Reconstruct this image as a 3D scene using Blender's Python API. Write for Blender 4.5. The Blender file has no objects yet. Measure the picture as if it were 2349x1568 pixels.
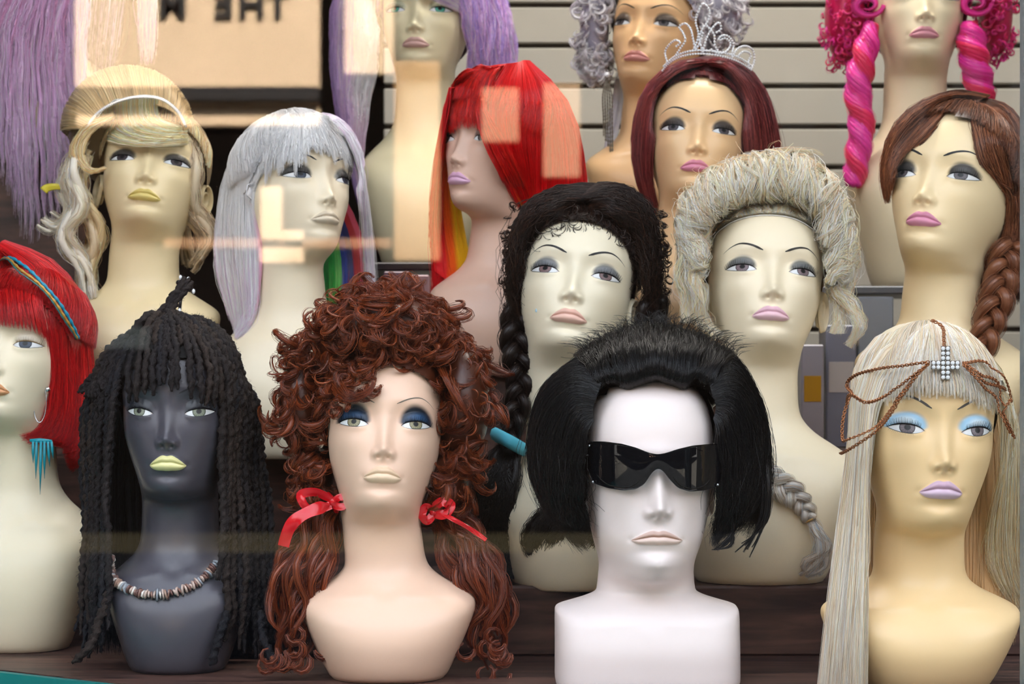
# Shop window full of wigs on mannequin heads
ONLY = ''
EXPO=0.2; SKY=4.0; SUN=40; LAMP=16
import bpy, math, os, numpy as np
from mathutils import Vector, Matrix, Euler
from mathutils.bvhtree import BVHTree
rng = np.random.default_rng(7)
F = 5200.0; CX, CY = 1174.5, 784.0; CAMY = -2.7; CAMZ = 1.35
col = bpy.context.scene.collection

def at(px, py, d):
    """photo pixel + distance from the camera -> point in the shop window (metres)"""
    return np.array([(px-CX)/F*d, CAMY+d, CAMZ-(py-CY)/F*d])
def lin(c):
    if isinstance(c, str):
        c = [int(c[i:i+2], 16)/255 for i in (0, 2, 4)]
    return tuple(((x/12.92) if x <= .04045 else ((x+.055)/1.055)**2.4) for x in c[:3])
def sm(a, b, x):
    t = np.clip((x-a)/(b-a), 0, 1); return t*t*(3-2*t)
def gs(x, s): return np.exp(-(x/s)**2)

# ---------------------------------------------------------------- materials
MATS = {}
def mat(name, color=(.5,.5,.5), rough=.5, spec=.5, metal=0, attr=None, noise=None, bump=None, coat=0, aniso=0, sheen=0, sub=0):
    if name in MATS: return MATS[name]
    m = bpy.data.materials.new(name); m.use_nodes = True
    nt = m.node_tree; b = nt.nodes['Principled BSDF']
    c = lin(color) if isinstance(color, str) else color
    b.inputs['Base Color'].default_value = (*c, 1)
    b.inputs['Roughness'].default_value = rough
    b.inputs['Specular IOR Level'].default_value = spec
    b.inputs['Metallic'].default_value = metal
    if coat: b.inputs['Coat Weight'].default_value = coat; b.inputs['Coat Roughness'].default_value = .08
    if aniso: b.inputs['Anisotropic'].default_value = aniso
    src = None
    if attr:
        a = nt.nodes.new('ShaderNodeAttribute'); a.attribute_name = attr
        src = a.outputs['Color']
    if noise:
        sc, amt = noise
        tc = nt.nodes.new('ShaderNodeTexCoord'); n = nt.nodes.new('ShaderNodeTexNoise')
        n.inputs['Scale'].default_value = sc; n.inputs['Detail'].default_value = 5
        nt.links.new(tc.outputs['Object'], n.inputs['Vector'])
        mr = nt.nodes.new('ShaderNodeMapRange'); mr.inputs[1].default_value = .3; mr.inputs[2].default_value = .7
        mr.inputs[3].default_value = 1-amt; mr.inputs[4].default_value = 1+amt
        nt.links.new(n.outputs['Fac'], mr.inputs[0])
        mx = nt.nodes.new('ShaderNodeVectorMath'); mx.operation = 'SCALE'
        if src: nt.links.new(src, mx.inputs[0])
        else: mx.inputs[0].default_value = c
        nt.links.new(mr.outputs[0], mx.inputs['Scale']); src = mx.outputs[0]
    if src: nt.links.new(src, b.inputs['Base Color'])
    if bump:
        sc, st = bump
        tc = nt.nodes.new('ShaderNodeTexCoord'); n = nt.nodes.new('ShaderNodeTexNoise')
        n.inputs['Scale'].default_value = sc; n.inputs['Detail'].default_value = 3
        nt.links.new(tc.outputs['Object'], n.inputs['Vector'])
        bp = nt.nodes.new('ShaderNodeBump'); bp.inputs['Strength'].default_value = st; bp.inputs['Distance'].default_value = .002
        nt.links.new(n.outputs['Fac'], bp.inputs['Height']); nt.links.new(bp.outputs[0], b.inputs['Normal'])
    MATS[name] = m; return m

# ---------------------------------------------------------------- mesh helpers
def mesh_np(name, v, f, colr=None, smooth=True):
    """v (n,3), f (m,k) or list of such arrays"""
    fs = f if isinstance(f, list) else [f]
    fs = [a for a in fs if len(a)]
    me = bpy.data.meshes.new(name)
    me.vertices.add(len(v)); me.vertices.foreach_set('co', np.ascontiguousarray(v, np.float32).ravel())
    loops = np.concatenate([a.ravel() for a in fs]).astype(np.int32)
    tot = np.concatenate([np.full(len(a), a.shape[1]) for a in fs]).astype(np.int32)
    start = np.concatenate([[0], np.cumsum(tot)[:-1]]).astype(np.int32)
    me.loops.add(len(loops)); me.loops.foreach_set('vertex_index', loops)
    me.polygons.add(len(tot)); me.polygons.foreach_set('loop_start', start); me.polygons.foreach_set('loop_total', tot)
    me.update(calc_edges=True); 
    me.polygons.foreach_set('use_smooth', np.full(len(tot), bool(smooth)))
    if colr is not None:
        a = me.color_attributes.new('paint', 'BYTE_COLOR', 'POINT')
        c = np.ones((len(v), 4), np.float32); c[:, :3] = colr
        a.data.foreach_set('color', c.ravel())
    me.validate(); return me
def link(name, me, m, parent=None, loc=None):
    """parent: an Empty or part; mesh vertices are in world metres, kept there through the inverse of the parent"""
    o = bpy.data.objects.new(name, me); col.objects.link(o)
    if m: me.materials.append(m)
    if parent is not None:
        o.parent = parent
        pw = WORLD.get(parent.name, Matrix.Identity(4)); o.matrix_parent_inverse = pw.inverted(); 
    WORLD[o.name] = Matrix.Identity(4)
    return o
WORLD = {}
def empty(name, loc, label=None, cat=None, group=None):
    o = bpy.data.objects.new(name, None); col.objects.link(o); o.location = loc
    o.empty_display_size = .05
    WORLD[o.name] = Matrix.Translation(Vector(loc)); tag(o, label, cat, group); return o
def tag(o, label=None, cat=None, group=None, kind=None):
    if label: o['label'] = label
    if cat: o['category'] = cat
    if group: o['group'] = group
    if kind: o['kind'] = kind
    return o
def grid_faces(nr, nc, closed=False):
    r = np.arange(nr-1)[:, None]; c = np.arange(nc if closed else nc-1)[None]
    a = r*nc+c; b = r*nc+(c+1) % nc
    return np.stack([a, b, b+nc, a+nc], -1).reshape(-1, 4)
class MB:
    """collects pieces into one mesh"""
    def __init__(s): s.v=[]; s.f=[]; s.c=[]; s.n=0
    def add(s, v, f, c=None):
        v = np.asarray(v, float); s.v.append(v)
        for a in (f if isinstance(f, list) else [f]):
            if len(a): s.f.append(np.asarray(a)+s.n)
        s.n += len(v)
        s.c.append(np.broadcast_to(np.asarray(c if c is not None else (1,1,1), float), (len(v), 3)))
        return s
    def build(s, name, m, parent=None, smooth=True):
        return link(name, mesh_np(name, np.concatenate(s.v), s.f, np.concatenate(s.c), smooth), m, parent)
    def box(s, x0, x1, y0, y1, z0, z1, c=None):
        v = [(x, y, z) for x in (x0, x1) for y in (y0, y1) for z in (z0, z1)]
        f = np.array([(0,1,3,2),(4,6,7,5),(0,4,5,1),(2,3,7,6),(0,2,6,4),(1,5,7,3)])
        return s.add(v, f, c)
    def bbox(s, x0, x1, y0, y1, z0, z1, b=.004, c=None):
        """box with chamfered edges"""
        xs=[x0,x0+b,x1-b,x1]; P=[]
        ring=lambda z,i:[(x0+i,y0+b,z),(x0+b,y0+i,z),(x1-b,y0+i,z),(x1-i,y0+b,z),(x1-i,y1-b,z),(x1-b,y1-i,z),(x0+b,y1-i,z),(x0+i,y1-b,z)]
        P = [(x0+b,y0+b,z0)]
        R=[[(p[0],p[1],z0) for p in ring(z0,b)], ring(z0+b,0), ring(z1-b,0), [(p[0],p[1],z1) for p in ring(z1,b)]]
        v=np.array(sum(R,[])); f=grid_faces(4,8,True)
        s.add(v,[f,np.array([list(range(7,-1,-1))]),np.array([list(range(24,32))])],c); return s
    def tube(s, pts, r, k=8, c=None, closed=False, cap=True):
        v, f = tube(pts, r, k, closed, cap); return s.add(v, f, c)

def frames(p, closed=False):
    p = np.asarray(p, float)
    t = np.gradient(p, axis=0)
    if closed: t = np.roll(p, -1, 0)-np.roll(p, 1, 0)
    t /= np.linalg.norm(t, axis=1, keepdims=True)+1e-12
    n = np.zeros_like(p); a = np.array([0, -1., 0]) if abs(t[0][1]) < .9 else np.array([0, 0, 1.])
    v = a-t[0]*a.dot(t[0]); v /= np.linalg.norm(v); n[0] = v
    for i in range(1, len(p)):
        v = n[i-1]-t[i]*n[i-1].dot(t[i]); v /= np.linalg.norm(v)+1e-12; n[i] = v
    return t, n, np.cross(t, n)
def tube(p, r, k=8, closed=False, cap=True, flat=1.0):
    p = np.asarray(p, float); t, n, b = frames(p, closed)
    r = np.broadcast_to(np.asarray(r, float), (len(p),))
    a = np.arange(k)/k*2*math.pi
    v = p[:, None]+r[:, None, None]*(np.cos(a)[None, :, None]*n[:, None]*flat+np.sin(a)[None, :, None]*b[:, None])
    f = grid_faces(len(p), k, True)
    if closed:
        a0 = (len(p)-1)*k+np.arange(k); f = np.concatenate([f, np.stack([a0, (len(p)-1)*k+(np.arange(k)+1) % k, (np.arange(k)+1) % k, np.arange(k)], -1)])
        return v.reshape(-1, 3), f
    if cap:
        return v.reshape(-1, 3), [f, np.arange(k)[None, ::-1], ((len(p)-1)*k+np.arange(k))[None]]
    return v.reshape(-1, 3), f
def cr(P, M):
    """Catmull-Rom resample of control points along axis 0 to M samples, by chord length"""
    P = np.asarray(P, float); K = len(P)
    if K == 1: return np.repeat(P, M, 0)
    flat = P.reshape(K, -1)
    d = np.linalg.norm(np.diff(flat, axis=0), axis=1)**.75+1e-6; T = np.concatenate([[0], np.cumsum(d)])
    m = np.zeros_like(flat)
    if K > 2:
        s = np.diff(flat, axis=0)/d[:, None]
        m[1:-1] = (s[:-1]*d[1:, None]+s[1:]*d[:-1, None])/(d[:-1]+d[1:])[:, None]; m[0] = 1.5*s[0]-.5*m[1]; m[-1] = 1.5*s[-1]-.5*m[-2]
    else: m[:] = (flat[1]-flat[0])/d[0]
    u = np.linspace(0, T[-1], M) if np.isscalar(M) else np.asarray(M)*T[-1]
    i = np.clip(np.searchsorted(T, u, 'right')-1, 0, K-2); h = d[i]; x = ((u-T[i])/h)[:, None]; h = h[:, None]
    r = (2*x**3-3*x**2+1)*flat[i]+(x**3-2*x**2+x)*h*m[i]+(-2*x**3+3*x**2)*flat[i+1]+(x**3-x**2)*h*m[i+1]
    return r.reshape((len(u),)+P.shape[1:])

# ---------------------------------------------------------------- mannequin
# profile rows, cm: zf, yf, x, ys, zs, yb, zb, n(front)   (eyes at z=0, face towards -y)
FEM = [
 (11.6,0.6, 0.01,.8,11.6, 1.2,11.6,2.0),
 (11.2,-2.9, 3.2,.9,11.1, 4.4,11.0,2.0),
 (9.8,-5.8, 5.3,.9,9.6, 7.4,9.2,2.1),
 (7.6,-7.9, 6.65,.9,7.3, 9.1,6.4,2.2),
 (5.2,-8.9, 7.15,.7,5.0, 9.7,3.6,2.3),
 (2.8,-9.3, 7.2,.5,2.6, 9.6,1.0,2.35),
 (0.6,-9.2, 7.0,.3,0.4, 9.1,-1.2,2.35),
 (-1.6,-9.15, 6.9,.1,-1.5, 8.3,-3.0,2.3),
 (-3.8,-9.2, 6.6,-.1,-3.4, 7.4,-4.7,2.22),
 (-5.8,-9.15, 6.15,-.3,-5.1, 6.7,-6.2,2.12),
 (-7.6,-8.9, 5.6,-.5,-6.7, 6.2,-7.7,2.05),
 (-9.2,-8.6, 5.15,-.4,-8.0, 5.9,-9.2,2.0),
 (-10.3,-7.9, 4.95,.1,-9.0, 5.75,-10.3,1.95),
 (-10.9,-6.6, 4.9,.6,-9.7, 5.65,-11.1,1.95),
 (-11.2,-5.0, 4.88,1.1,-10.4, 5.6,-11.8,2.0),
 (-11.7,-3.6, 4.86,1.4,-11.4, 5.6,-12.6,2.0),
 (-13.2,-3.0, 4.9,1.5,-13.2, 5.7,-14.0,2.0),
 (-15.6,-3.0, 5.0,1.5,-15.6, 5.9,-16.2,2.0),
 (-17.8,-3.4, 5.4,1.5,-17.2, 6.2,-17.8,2.0),
 (-19.6,-4.4, 6.6,1.6,-18.7, 6.6,-19.0,2.1),
 (-21.2,-5.6, 8.6,1.7,-20.2, 7.0,-20.2,2.25),
 (-22.8,-6.5, 10.3,1.7,-21.6, 7.2,-21.8,2.5),
 (-24.2,-7.2, 10.75,1.5,-23.0, 7.2,-23.4,2.6),
 (-26.0,-7.9, 10.4,1.1,-25.0, 6.9,-25.4,2.5),
 (-28.6,-8.3, 9.5,.6,-28.0, 6.4,-28.4,2.35),
 (-31.5,-8.0, 8.4,.2,-31.2, 5.8,-31.5,2.25),
 (-33.6,-7.4, 7.6,.1,-33.4, 5.4,-33.6,2.2),
 (-34.6,-6.7, 7.0,.1,-34.5, 5.0,-34.6,2.2),
 (-34.8,-5.6, 6.1,.1,-34.8, 4.2,-34.8,2.2),
 (-34.8,0.3, .01,.2,-34.8, .4,-34.8,2.2)]
MAL = [
 (12.4,0.6, 0.01,.8,12.4, 1.2,12.4,2.0),
 (12.0,-3.0, 3.4,.9,11.9, 4.6,11.8,2.0),
 (10.6,-6.2, 5.7,.9,10.4, 7.8,10.0,2.1),
 (8.4,-8.6, 7.1,.9,8.1, 9.6,7.2,2.4),
 (5.8,-9.6, 7.6,.7,5.6, 10.2,4.2,2.6),
 (3.2,-10.0, 7.7,.5,3.0, 10.1,1.4,2.7),
 (1.2,-10.0, 7.6,.3,1.0, 9.6,-.8,2.6),
 (-1.2,-9.5, 7.45,.2,-1.2, 8.9,-2.6,2.4),
 (-3.6,-9.5, 7.3,.1,-3.4, 8.0,-4.5,2.3),
 (-6.0,-9.5, 7.1,.2,-5.5, 7.4,-6.3,2.25),
 (-8.2,-9.4, 6.75,.3,-7.4, 7.1,-8.1,2.15),
 (-10.2,-9.3, 6.3,.4,-9.1, 6.9,-9.8,1.9),
 (-11.8,-9.2, 5.95,.6,-10.3, 6.8,-11.2,1.7),
 (-12.9,-8.4, 5.8,1.0,-11.2, 6.7,-12.2,1.65),
 (-13.3,-6.6, 5.8,1.4,-12.0, 6.7,-13.0,1.75),
 (-13.5,-4.4, 5.85,1.7,-12.8, 6.7,-13.7,1.9),
 (-14.2,-3.3, 5.95,1.8,-13.8, 6.8,-14.6,2.0),
 (-15.6,-3.4, 6.2,1.8,-15.0, 7.0,-15.8,2.0),
 (-17.0,-4.6, 7.3,1.8,-16.0, 7.2,-16.8,2.1),
 (-18.0,-5.3, 8.9,1.8,-16.9, 7.3,-17.6,2.4),
 (-18.8,-5.9, 10.4,1.8,-17.7, 7.3,-18.3,3.0),
 (-19.6,-6.3, 11.0,1.8,-18.4, 7.2,-19.0,3.8),
 (-20.8,-6.8, 11.1,1.7,-19.8, 7.1,-20.2,4.2),
 (-23.5,-7.4, 11.1,1.5,-23.0, 6.9,-23.2,4.4),
 (-27,-7.9, 11.1,1.2,-27, 6.6,-27,4.4),
 (-31,-8.0, 11.1,1.0,-31, 6.4,-31,4.4),
 (-33.2,-8.0, 11.1,1.0,-33.2, 6.3,-33.2,4.4),
 (-34.3,-7.9, 11.0,1.0,-34.3, 6.2,-34.3,4.4),
 (-34.6,-7.4, 10.4,1.0,-34.6, 5.8,-34.6,4.4),
 (-34.6,-3.5, 5.0,1.0,-34.6, 3.0,-34.6,3.0),
 (-34.6,0.6, .01,1.0,-34.6, .8,-34.6,2.5)]

EXC = 3.75       # half distance between the eyes
def lids(x):
    """upper and lower lid line of one eye at |x|"""
    e = np.clip((np.abs(x)-2.0)/3.45, 0, 1); q = 4*e*(1-e)
    b = -.40+.34*e
    return b+.50*q**.75, b-.46*q**.85
def lipcurves(x, w, full=1.0):
    """mouth line, top of upper lip, bottom of lower lip"""
    a = np.clip(np.abs(x)/w, 0, 1)
    zm = -6.55+.10*np.cos(a*math.pi*1.1)-.22*a**2+.07*gs(x, .45)*-1+.05
    up = (1-a**1.7)**.85*1.02*full-.17*gs(x, .42)
    up = np.where(a >= 1, 0, np.maximum(up, 0))
    lo = (1-a**2.4)**.8*1.08*full
    return zm, zm+up, zm-lo
def relief(x, z, k):
    """moulded relief of the face in cm, towards -y, as a function of face position"""
    ax = np.abs(x); d = np.zeros_like(x)
    male = k == 'm'
    # nose
    if male: zz = [4,2.2,.9,0,-1.5,-3.0,-4.1,-4.7,-5.15,-5.6,-6.0,-6.4,-7.0]; hh = [0,.05,.15,.45,1.15,1.7,2.15,2.2,1.85,1.15,.55,.2,0]
    else: zz = [3.6,2.0,.8,-.2,-1.4,-2.5,-3.15,-3.65,-4.1,-4.5,-4.9,-5.3,-5.9]; hh = [0,.09,.20,.36,.66,1.02,1.28,1.34,1.10,.72,.38,.14,0]
    h = np.interp(-z, [-a for a in zz], hh)
    hs = 0
    for o in (-.18, -.09, 0, .09, .18): hs = hs+np.interp(-(z+o), [-a for a in zz], hh)
    h = hs/5
    s = np.interp(-z, [-2, 0, 2, 3.6, 4.4], [1.2, .9, .82, .86, .9])*(1.18 if male else 1)
    d += h*np.exp(-(ax/s)**2.0)
    d += .22*np.exp(-(ax/.7)**2-((z-(-3.6 if not male else -4.8))/.6)**2)
    nz = -4.05 if not male else -5.1
    aw = 1.06 if not male else 1.3
    d += .50*np.exp(-((ax-aw)/.42)**2-((z-nz)/.50)**2)*(1.2 if male else 1)
    d += .15*np.exp(-((ax-aw*.6)/.8)**2-((z-nz-.2)/.8)**2)
    d -= .40*np.exp(-((ax-.54)/.25)**2-((z-nz+.40)/.22)**2)           # nostrils
    d -= .08*np.exp(-((ax-aw-.5)/.3)**2-((z-nz+.1)/.6)**2)            # fold beside the wing
    # eye sockets, eyeballs, lids
    sk = 1.0 if not male else 1.15
    d -= sk*.75*np.exp(-((ax-3.2)/2.1)**2-((z-.55)/1.55)**2)
    d -= .35*np.exp(-((ax-1.7)/.9)**2-((z-.1)/1.3)**2)                 # inner corner
    dx, dz = (ax-EXC)/1.95, (z-.15)/1.35
    d += .78*np.exp(-(dx*dx+dz*dz)**1.35)
    zu, zl = lids(x); win = sm(1.9, 2.4, ax)*(1-sm(5.1, 5.6, ax))
    d += .11*win*sm(zu-.02, zu+.14, z)*(1-sm(zu+.5, zu+1.5, z))        # thickness of the upper lid
    d += .05*win*(1-sm(zl-.16, zl, z))*sm(zl-.7, zl-.2, z)
    d -= .09*win*gs(z-(zu+1.25), .20)                                  # crease
    d += (.22 if not male else .50)*np.exp(-((ax-3.2)/2.4)**2-((z-(2.6 if not male else 1.9))/.9)**2)   # brow bone
    if male: d += .25*np.exp(-(ax/1.6)**2-((z-2.0)/.9)**2)
    # cheeks
    d += .38*np.exp(-((ax-4.6)/2.0)**2-((z+2.3)/1.7)**2)
    d -= (.20 if not male else .38)*np.exp(-((ax-4.7)/1.3)**2-((z+6.2)/1.9)**2)
    # mouth
    w = 2.3 if not male else 3.05
    zo = 0 if not male else -1.45
    zc = z-zo
    d += .42*np.exp(-(ax/2.3)**2-((zc+6.5)/1.5)**2)
    zm, zt, zb = lipcurves(x, w, 1 if not male else .86)
    inn = sm(1.03, .80, ax/w)
    tu = np.clip((zc-zm)/np.maximum(zt-zm, .05), 0, 1); tl = np.clip((zm-zc)/np.maximum(zm-zb, .05), 0, 1)
    d += .34*inn*np.where(zc > zm, np.sin(math.pi*np.minimum(tu*.82+.14, 1))**1.0*(tu < 1), 0)
    d += .08*inn*sm(-.5, 0, -(zc-zt))*0
    d += .40*inn*np.where(zc <= zm, np.sin(math.pi*np.minimum(tl*.84+.12, 1))**.9*(tl < 1), 0)
    edge_u = np.sin(math.pi*.96)*.34; 
    d -= .14*gs(ax-w-.1, .35)*gs(zc+6.75, .4)                          # corners
    d -= .16*np.exp(-(ax/.42)**2-((zc+5.1)/.6)**2)                     # philtrum
    d -= .34*np.exp(-(ax/2.0)**2-((zc+8.15)/.55)**2)                   # below the lip
    d += (.42 if not male else .75)*np.exp(-(ax/(1.5 if not male else 1.9))**2-((zc+9.5)/1.15)**2)    # chin
    if male: d -= .12*np.exp(-(ax/.3)**2-((zc+9.7)/.8)**2)
    return d

class Mannequin: pass
HEADS = {}
def rotm(yaw, pitch, roll):
    """yaw>0 turns the face towards the right of the photo, pitch>0 raises the chin, roll>0 tips the crown to the right"""
    y, p, r = map(math.radians, (yaw, pitch, roll))
    Rz = np.array([[math.cos(y), -math.sin(y), 0], [math.sin(y), math.cos(y), 0], [0, 0, 1]])
    Rx = np.array([[1, 0, 0], [0, math.cos(-p), -math.sin(-p)], [0, math.sin(-p), math.cos(-p)]])
    Ry = np.array([[math.cos(r), 0, math.sin(r)], [0, 1, 0], [-math.sin(r), 0, math.cos(r)]])
    return Rz @ Ry @ Rx

def mannequin(key, ex, ey, d, size=1.0, yaw=0, pitch=8, roll=0, byaw=0, base=None, kind='f', skin='e6d3a3', skin2=None,
              lip='d99a92', lipin=None, iris='8a7060', shadow='22242c', shadow2=None, sh=(2.0, 1.75), shs=.95, brow='2a2220', browshape=(2.15, 3.2, 2.3, .12),
              res=1.0, width=1.0, ears=True, label='', parts=True, lash=1.0, rough=.38, lashcol='101014', neckdx=0, leanx=0, chest=1.0, liner='1a2432', openeye=1.0, hs=1.0, bw=1.0, sd=0.0):
    M = Mannequin(); M.d = d; M.key = key
    tab = np.array(FEM if kind == 'f' else MAL, float)
    # dense row parameter: fine over the face
    K = len(tab); tk = np.arange(K)
    fs, fe = 3.2, 12.0
    nf = int(230*res); nn = int(90*res)
    t = np.unique(np.concatenate([np.linspace(0, fs, int(26*res)), np.linspace(fs, fe, nf), np.linspace(fe, K-1, nn)]))
    T = cr(tab, 2)  # warm
    def rs(a):
        # uniform parameter hermite
        m = np.zeros_like(a); m[1:-1] = (a[2:]-a[:-2])/2; m[0] = a[1]-a[0]; m[-1] = a[-1]-a[-2]
        i = np.clip(t.astype(int), 0, K-2); x = (t-i)[:, None]
        return (2*x**3-3*x**2+1)*a[i]+(x**3-2*x**2+x)*m[i]+(-2*x**3+3*x**2)*a[i+1]+(x**3-x**2)*m[i+1]
    R = rs(tab); zf, yf, X, ys, zs, yb, zb, n = R.T
    fq = int(120*res); bq = int(34*res)
    ph = np.concatenate([np.linspace(0, math.pi/2, fq, endpoint=False), np.linspace(math.pi/2, math.pi, bq)])
    q = np.sin(ph); front = ph <= math.pi/2
    n_ = n[:, None]
    yfrac = np.where(front, np.maximum(1-q[None]**n_, 0)**(1/n_), -np.sqrt(np.maximum(1-q**2, 0))[None]*np.ones_like(n_))
    X = X*(1+(bw-1)*sm(17, 20.5, t)); dz_ = sd*sm(14, 21, t)*(1-sm(24, 28, t)); zf = zf-dz_; zs = zs-dz_; zb = zb-dz_
    x = X[:, None]*q[None]*width
    yy = np.where(front[None], ys[:, None]+(yf-ys)[:, None]*yfrac, ys[:, None]-(yb-ys)[:, None]*yfrac)
    w2 = yfrac**2
    z = np.where(front[None], zs[:, None]+(zf-zs)[:, None]*w2, zs[:, None]+(zb-zs)[:, None]*w2)
    yy[:, 0] = yf; z[:, 0] = zf
    # relief on the front of the head only (rows above the underside of the chin)
    rmask = (1-sm(11.6, 12.8, t))[:, None]*sm(2.5, 4, t)[:, None]*sm(-.2, .25, yfrac)
    D = relief(x/width, z, kind)*rmask
    yy = yy-D
    # collar bones / hollow of the throat, soft chest relief
    cm = sm(17.5, 20, t)[:, None]*(1-sm(23.5, 26, t))[:, None]*sm(0, .4, yfrac)
    yy = yy-cm*chest*(.28*np.exp(-((z+20.6+.10*x)/.55)**2)*sm(1.0, 2.2, x)*(1-sm(6, 8.5, x))-.35*np.exp(-(x/1.0)**2-((z+20.4)/1.0)**2))
    # mirror
    V = np.stack([x, yy, z], -1)                       # rows, cols, 3
    L = V[:, ::-1][:, :-1].copy(); L = L[:, :-1] if False else L
    L[..., 0] *= -1
    full = np.concatenate([V, L[:, 1:] if False else L[:, :]], 1)
    # V cols: 0..nc-1 (front->back); L = mirrored back->front without the first (duplicate back) and without col 0
    nc = V.shape[1]
    Lm = V[:, 1:nc-1][:, ::-1].copy(); Lm[..., 0] *= -1
    full = np.concatenate([V, Lm], 1)
    tt = np.repeat(t[:, None], full.shape[1], 1)
    nr, ncf = full.shape[:2]
    P = full.reshape(-1, 3); tt = tt.ravel()
    loc = P.copy(); M.local = loc; M.tt = tt
    sc = size/100
    Rh = rotm(yaw, pitch, roll); Rb = rotm(byaw, 0, 0)
    piv = np.array([0, 1.4, -12.5 if kind == 'f' else -14.5])
    def place(p, tv=None):
        """local cm -> world metres; tv row parameter decides how much the head turn applies"""
        p = np.array(p, float); p[:, 2] *= hs
        w = np.ones(len(p)) if tv is None else 1-sm(12.6 if kind == 'f' else 13.0, 17.6, tv)
        a = (p-piv) @ Rh.T+piv; b = (p-piv) @ Rb.T+piv
        r = a*w[:, None]+b*(1-w[:, None])
        if tv is not None and (neckdx or leanx):
            r[:, 0] += neckdx*sm(13, 20, tv)
        return r*sc
    eye0 = place(np.array([[0, -9.0, 0.]]))[0]
    target = at(ex, ey, d)
    # distance d is that of the head centre
    cen = place(np.array([[0, 0, 0.]]))[0]
    off = np.array([0, 0, 0.]); off[1] = CAMY+d-cen[1]
    de = d+(eye0[1]-cen[1]); te = at(ex, ey, de)
    off[0] = te[0]-eye0[0]; off[2] = te[2]-eye0[2]
    bottom = off[2]+place(np.array([[0, 0, tab[-1][0]]]), np.array([30.]))[0][2]
    if base is not None:
        zneck = off[2]-.14*size*hs       # stretch below this height only
        def fixz(w):
            s = np.where(w[:, 2] < zneck, (zneck-base)/(zneck-bottom), 1.0)
            w[:, 2] = np.where(w[:, 2] < zneck, zneck+(w[:, 2]-zneck)*s, w[:, 2]); return w
    else:
        base = bottom; fixz = lambda w: w
    M.place = lambda p, tv=None: fixz(place(p, tv)+off)
    M.size = size; M.base = base
    W = M.place(P, tt)
    # paint on the skin
    sk = np.array(lin(skin)); C = np.tile(sk, (len(P), 1))
    if skin2:
        s2 = np.array(lin(skin2))
    lx, lz = P[:, 0]/width, P[:, 2]; ax = np.abs(lx); isf = (P[:, 1] < -3) & (tt < 12)
    if shadow:
        zu, zl = lids(lx)
        cx0, cz0 = EXC+.05, .12
        rr = np.where(lz > cz0, np.sqrt(((ax-cx0)/sh[0])**2+((lz-cz0)/sh[1])**2), np.sqrt(((ax-cx0)/sh[0])**2+((lz-cz0)/.75)**2))
        soft = .26
        a = (1-sm(1-soft, 1.08, rr))*shs*isf*(sm(zl-.1, zl+.15, lz))
        sc1 = np.array(lin(shadow)); cc = np.tile(sc1, (len(P), 1))
        if shadow2:
            b_ = np.exp(-((ax-cx0-.1)/1.3)**2-((lz-zu-.45)/.5)**2)[:, None]*.8
            cc = cc*(1-b_)+np.array(lin(shadow2))*b_
        C = C*(1-a[:, None])+cc*a[:, None]
    me = mesh_np("bust", W, grid_faces(nr, ncf, True)[:, ::-1], C)
    M.bvh = BVHTree.FromPolygons(W.tolist(), grid_faces(nr, ncf, True)[::1].tolist()) if False else None
    lg = grid_faces(nr, ncf, True)[:, ::-1]
    step = lg
    M.W = W; M.faces = lg; M.nr = nr; M.ncf = ncf
    M.bvh = BVHTree.FromPolygons([tuple(p) for p in W[::1]], [tuple(q_) for q_ in lg.tolist()]) 
    # local-space BVH of the face for fitting the painted parts on
    fm = (t > 3) & (t < 12.5); rows = np.where(fm)[0]
    Pf = full[rows[0]:rows[-1]+1].reshape(-1, 3); Lf = grid_faces(len(rows), ncf, True)
    lb = BVHTree.FromPolygons([tuple(p) for p in Pf], [tuple(q_) for q_ in Lf.tolist()])
    def onface(px, pz, lift=.02):
        out = np.empty((len(px), 3))
        for i, (a_, b_) in enumerate(zip(px, pz)):
            h = lb.ray_cast(Vector((a_*width, -20, b_)), Vector((0, 1, 0)))
            y = h[0][1] if h[0] is not None else -8.
            out[i] = (a_*width, y-lift, b_)
        return out
    M.onface = onface
    root = empty('mannequin_head', (M.place(np.array([[0, 1.4, -20.]]), np.array([30.]))[0][0], CAMY+d, base), label, 'mannequin head')
    M.root = root
    sm_ = mat('skin_'+key, rough=rough, spec=.45, attr='paint', noise=(9, .02))
    link('bust', me, sm_, root)
    if not parts: HEADS[key] = M; return M
    # ears
    if ears:
        for sgn in (1, -1):
            nu, nv = 26, 40
            u = np.linspace(0, 1, nu)[:, None]; v = np.linspace(0, 2*math.pi, nv, endpoint=False)[None]
            rx = 1.45+.28*np.sin(v); rz = 2.9
            ox = np.cos(v)*rx*(1-.22*(np.sin(v) < 0)*np.abs(np.sin(v))); oz = np.sin(v)*rz
            prof = .55*np.exp(-((u-.88)/.13)**2)-.28*np.exp(-((u-.70)/.1)**2)+.32*np.exp(-((u-.52)/.12)**2)*(np.sin(v)*.5+.6)-.5*np.exp(-(u/.36)**2)
            ey_ = ox*u; ez_ = oz*u
            th = prof+.12
            tipf = np.where(u >= .999, -.25, 0)
            a_ = math.radians(28)   # angle out from the head
            X_ = 7.0*width-.25+(ey_+1.3)*math.sin(a_)+th*math.cos(a_)+tipf*math.cos(a_); Y_ = .6+(ey_)*math.cos(a_)-th*math.sin(a_); Z_ = ez_-2.6-ey_*.15
            Y_ = Y_+.0*u; front_v = np.stack([X_*sgn, Y_+0*u, Z_+0*X_], -1).reshape(-1, 3)
            back = front_v.copy().reshape(nu, nv, 3); back[..., 0] -= sgn*.45*(1-.8*(u**4)); back[..., 1] += .25
            vv = np.concatenate([front_v, back.reshape(-1, 3)]); fcs = grid_faces(nu, nv, True)
            rim = (nu-1)*nv+np.arange(nv); rim2 = (nu-1)*nv+(np.arange(nv)+1) % nv
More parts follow.
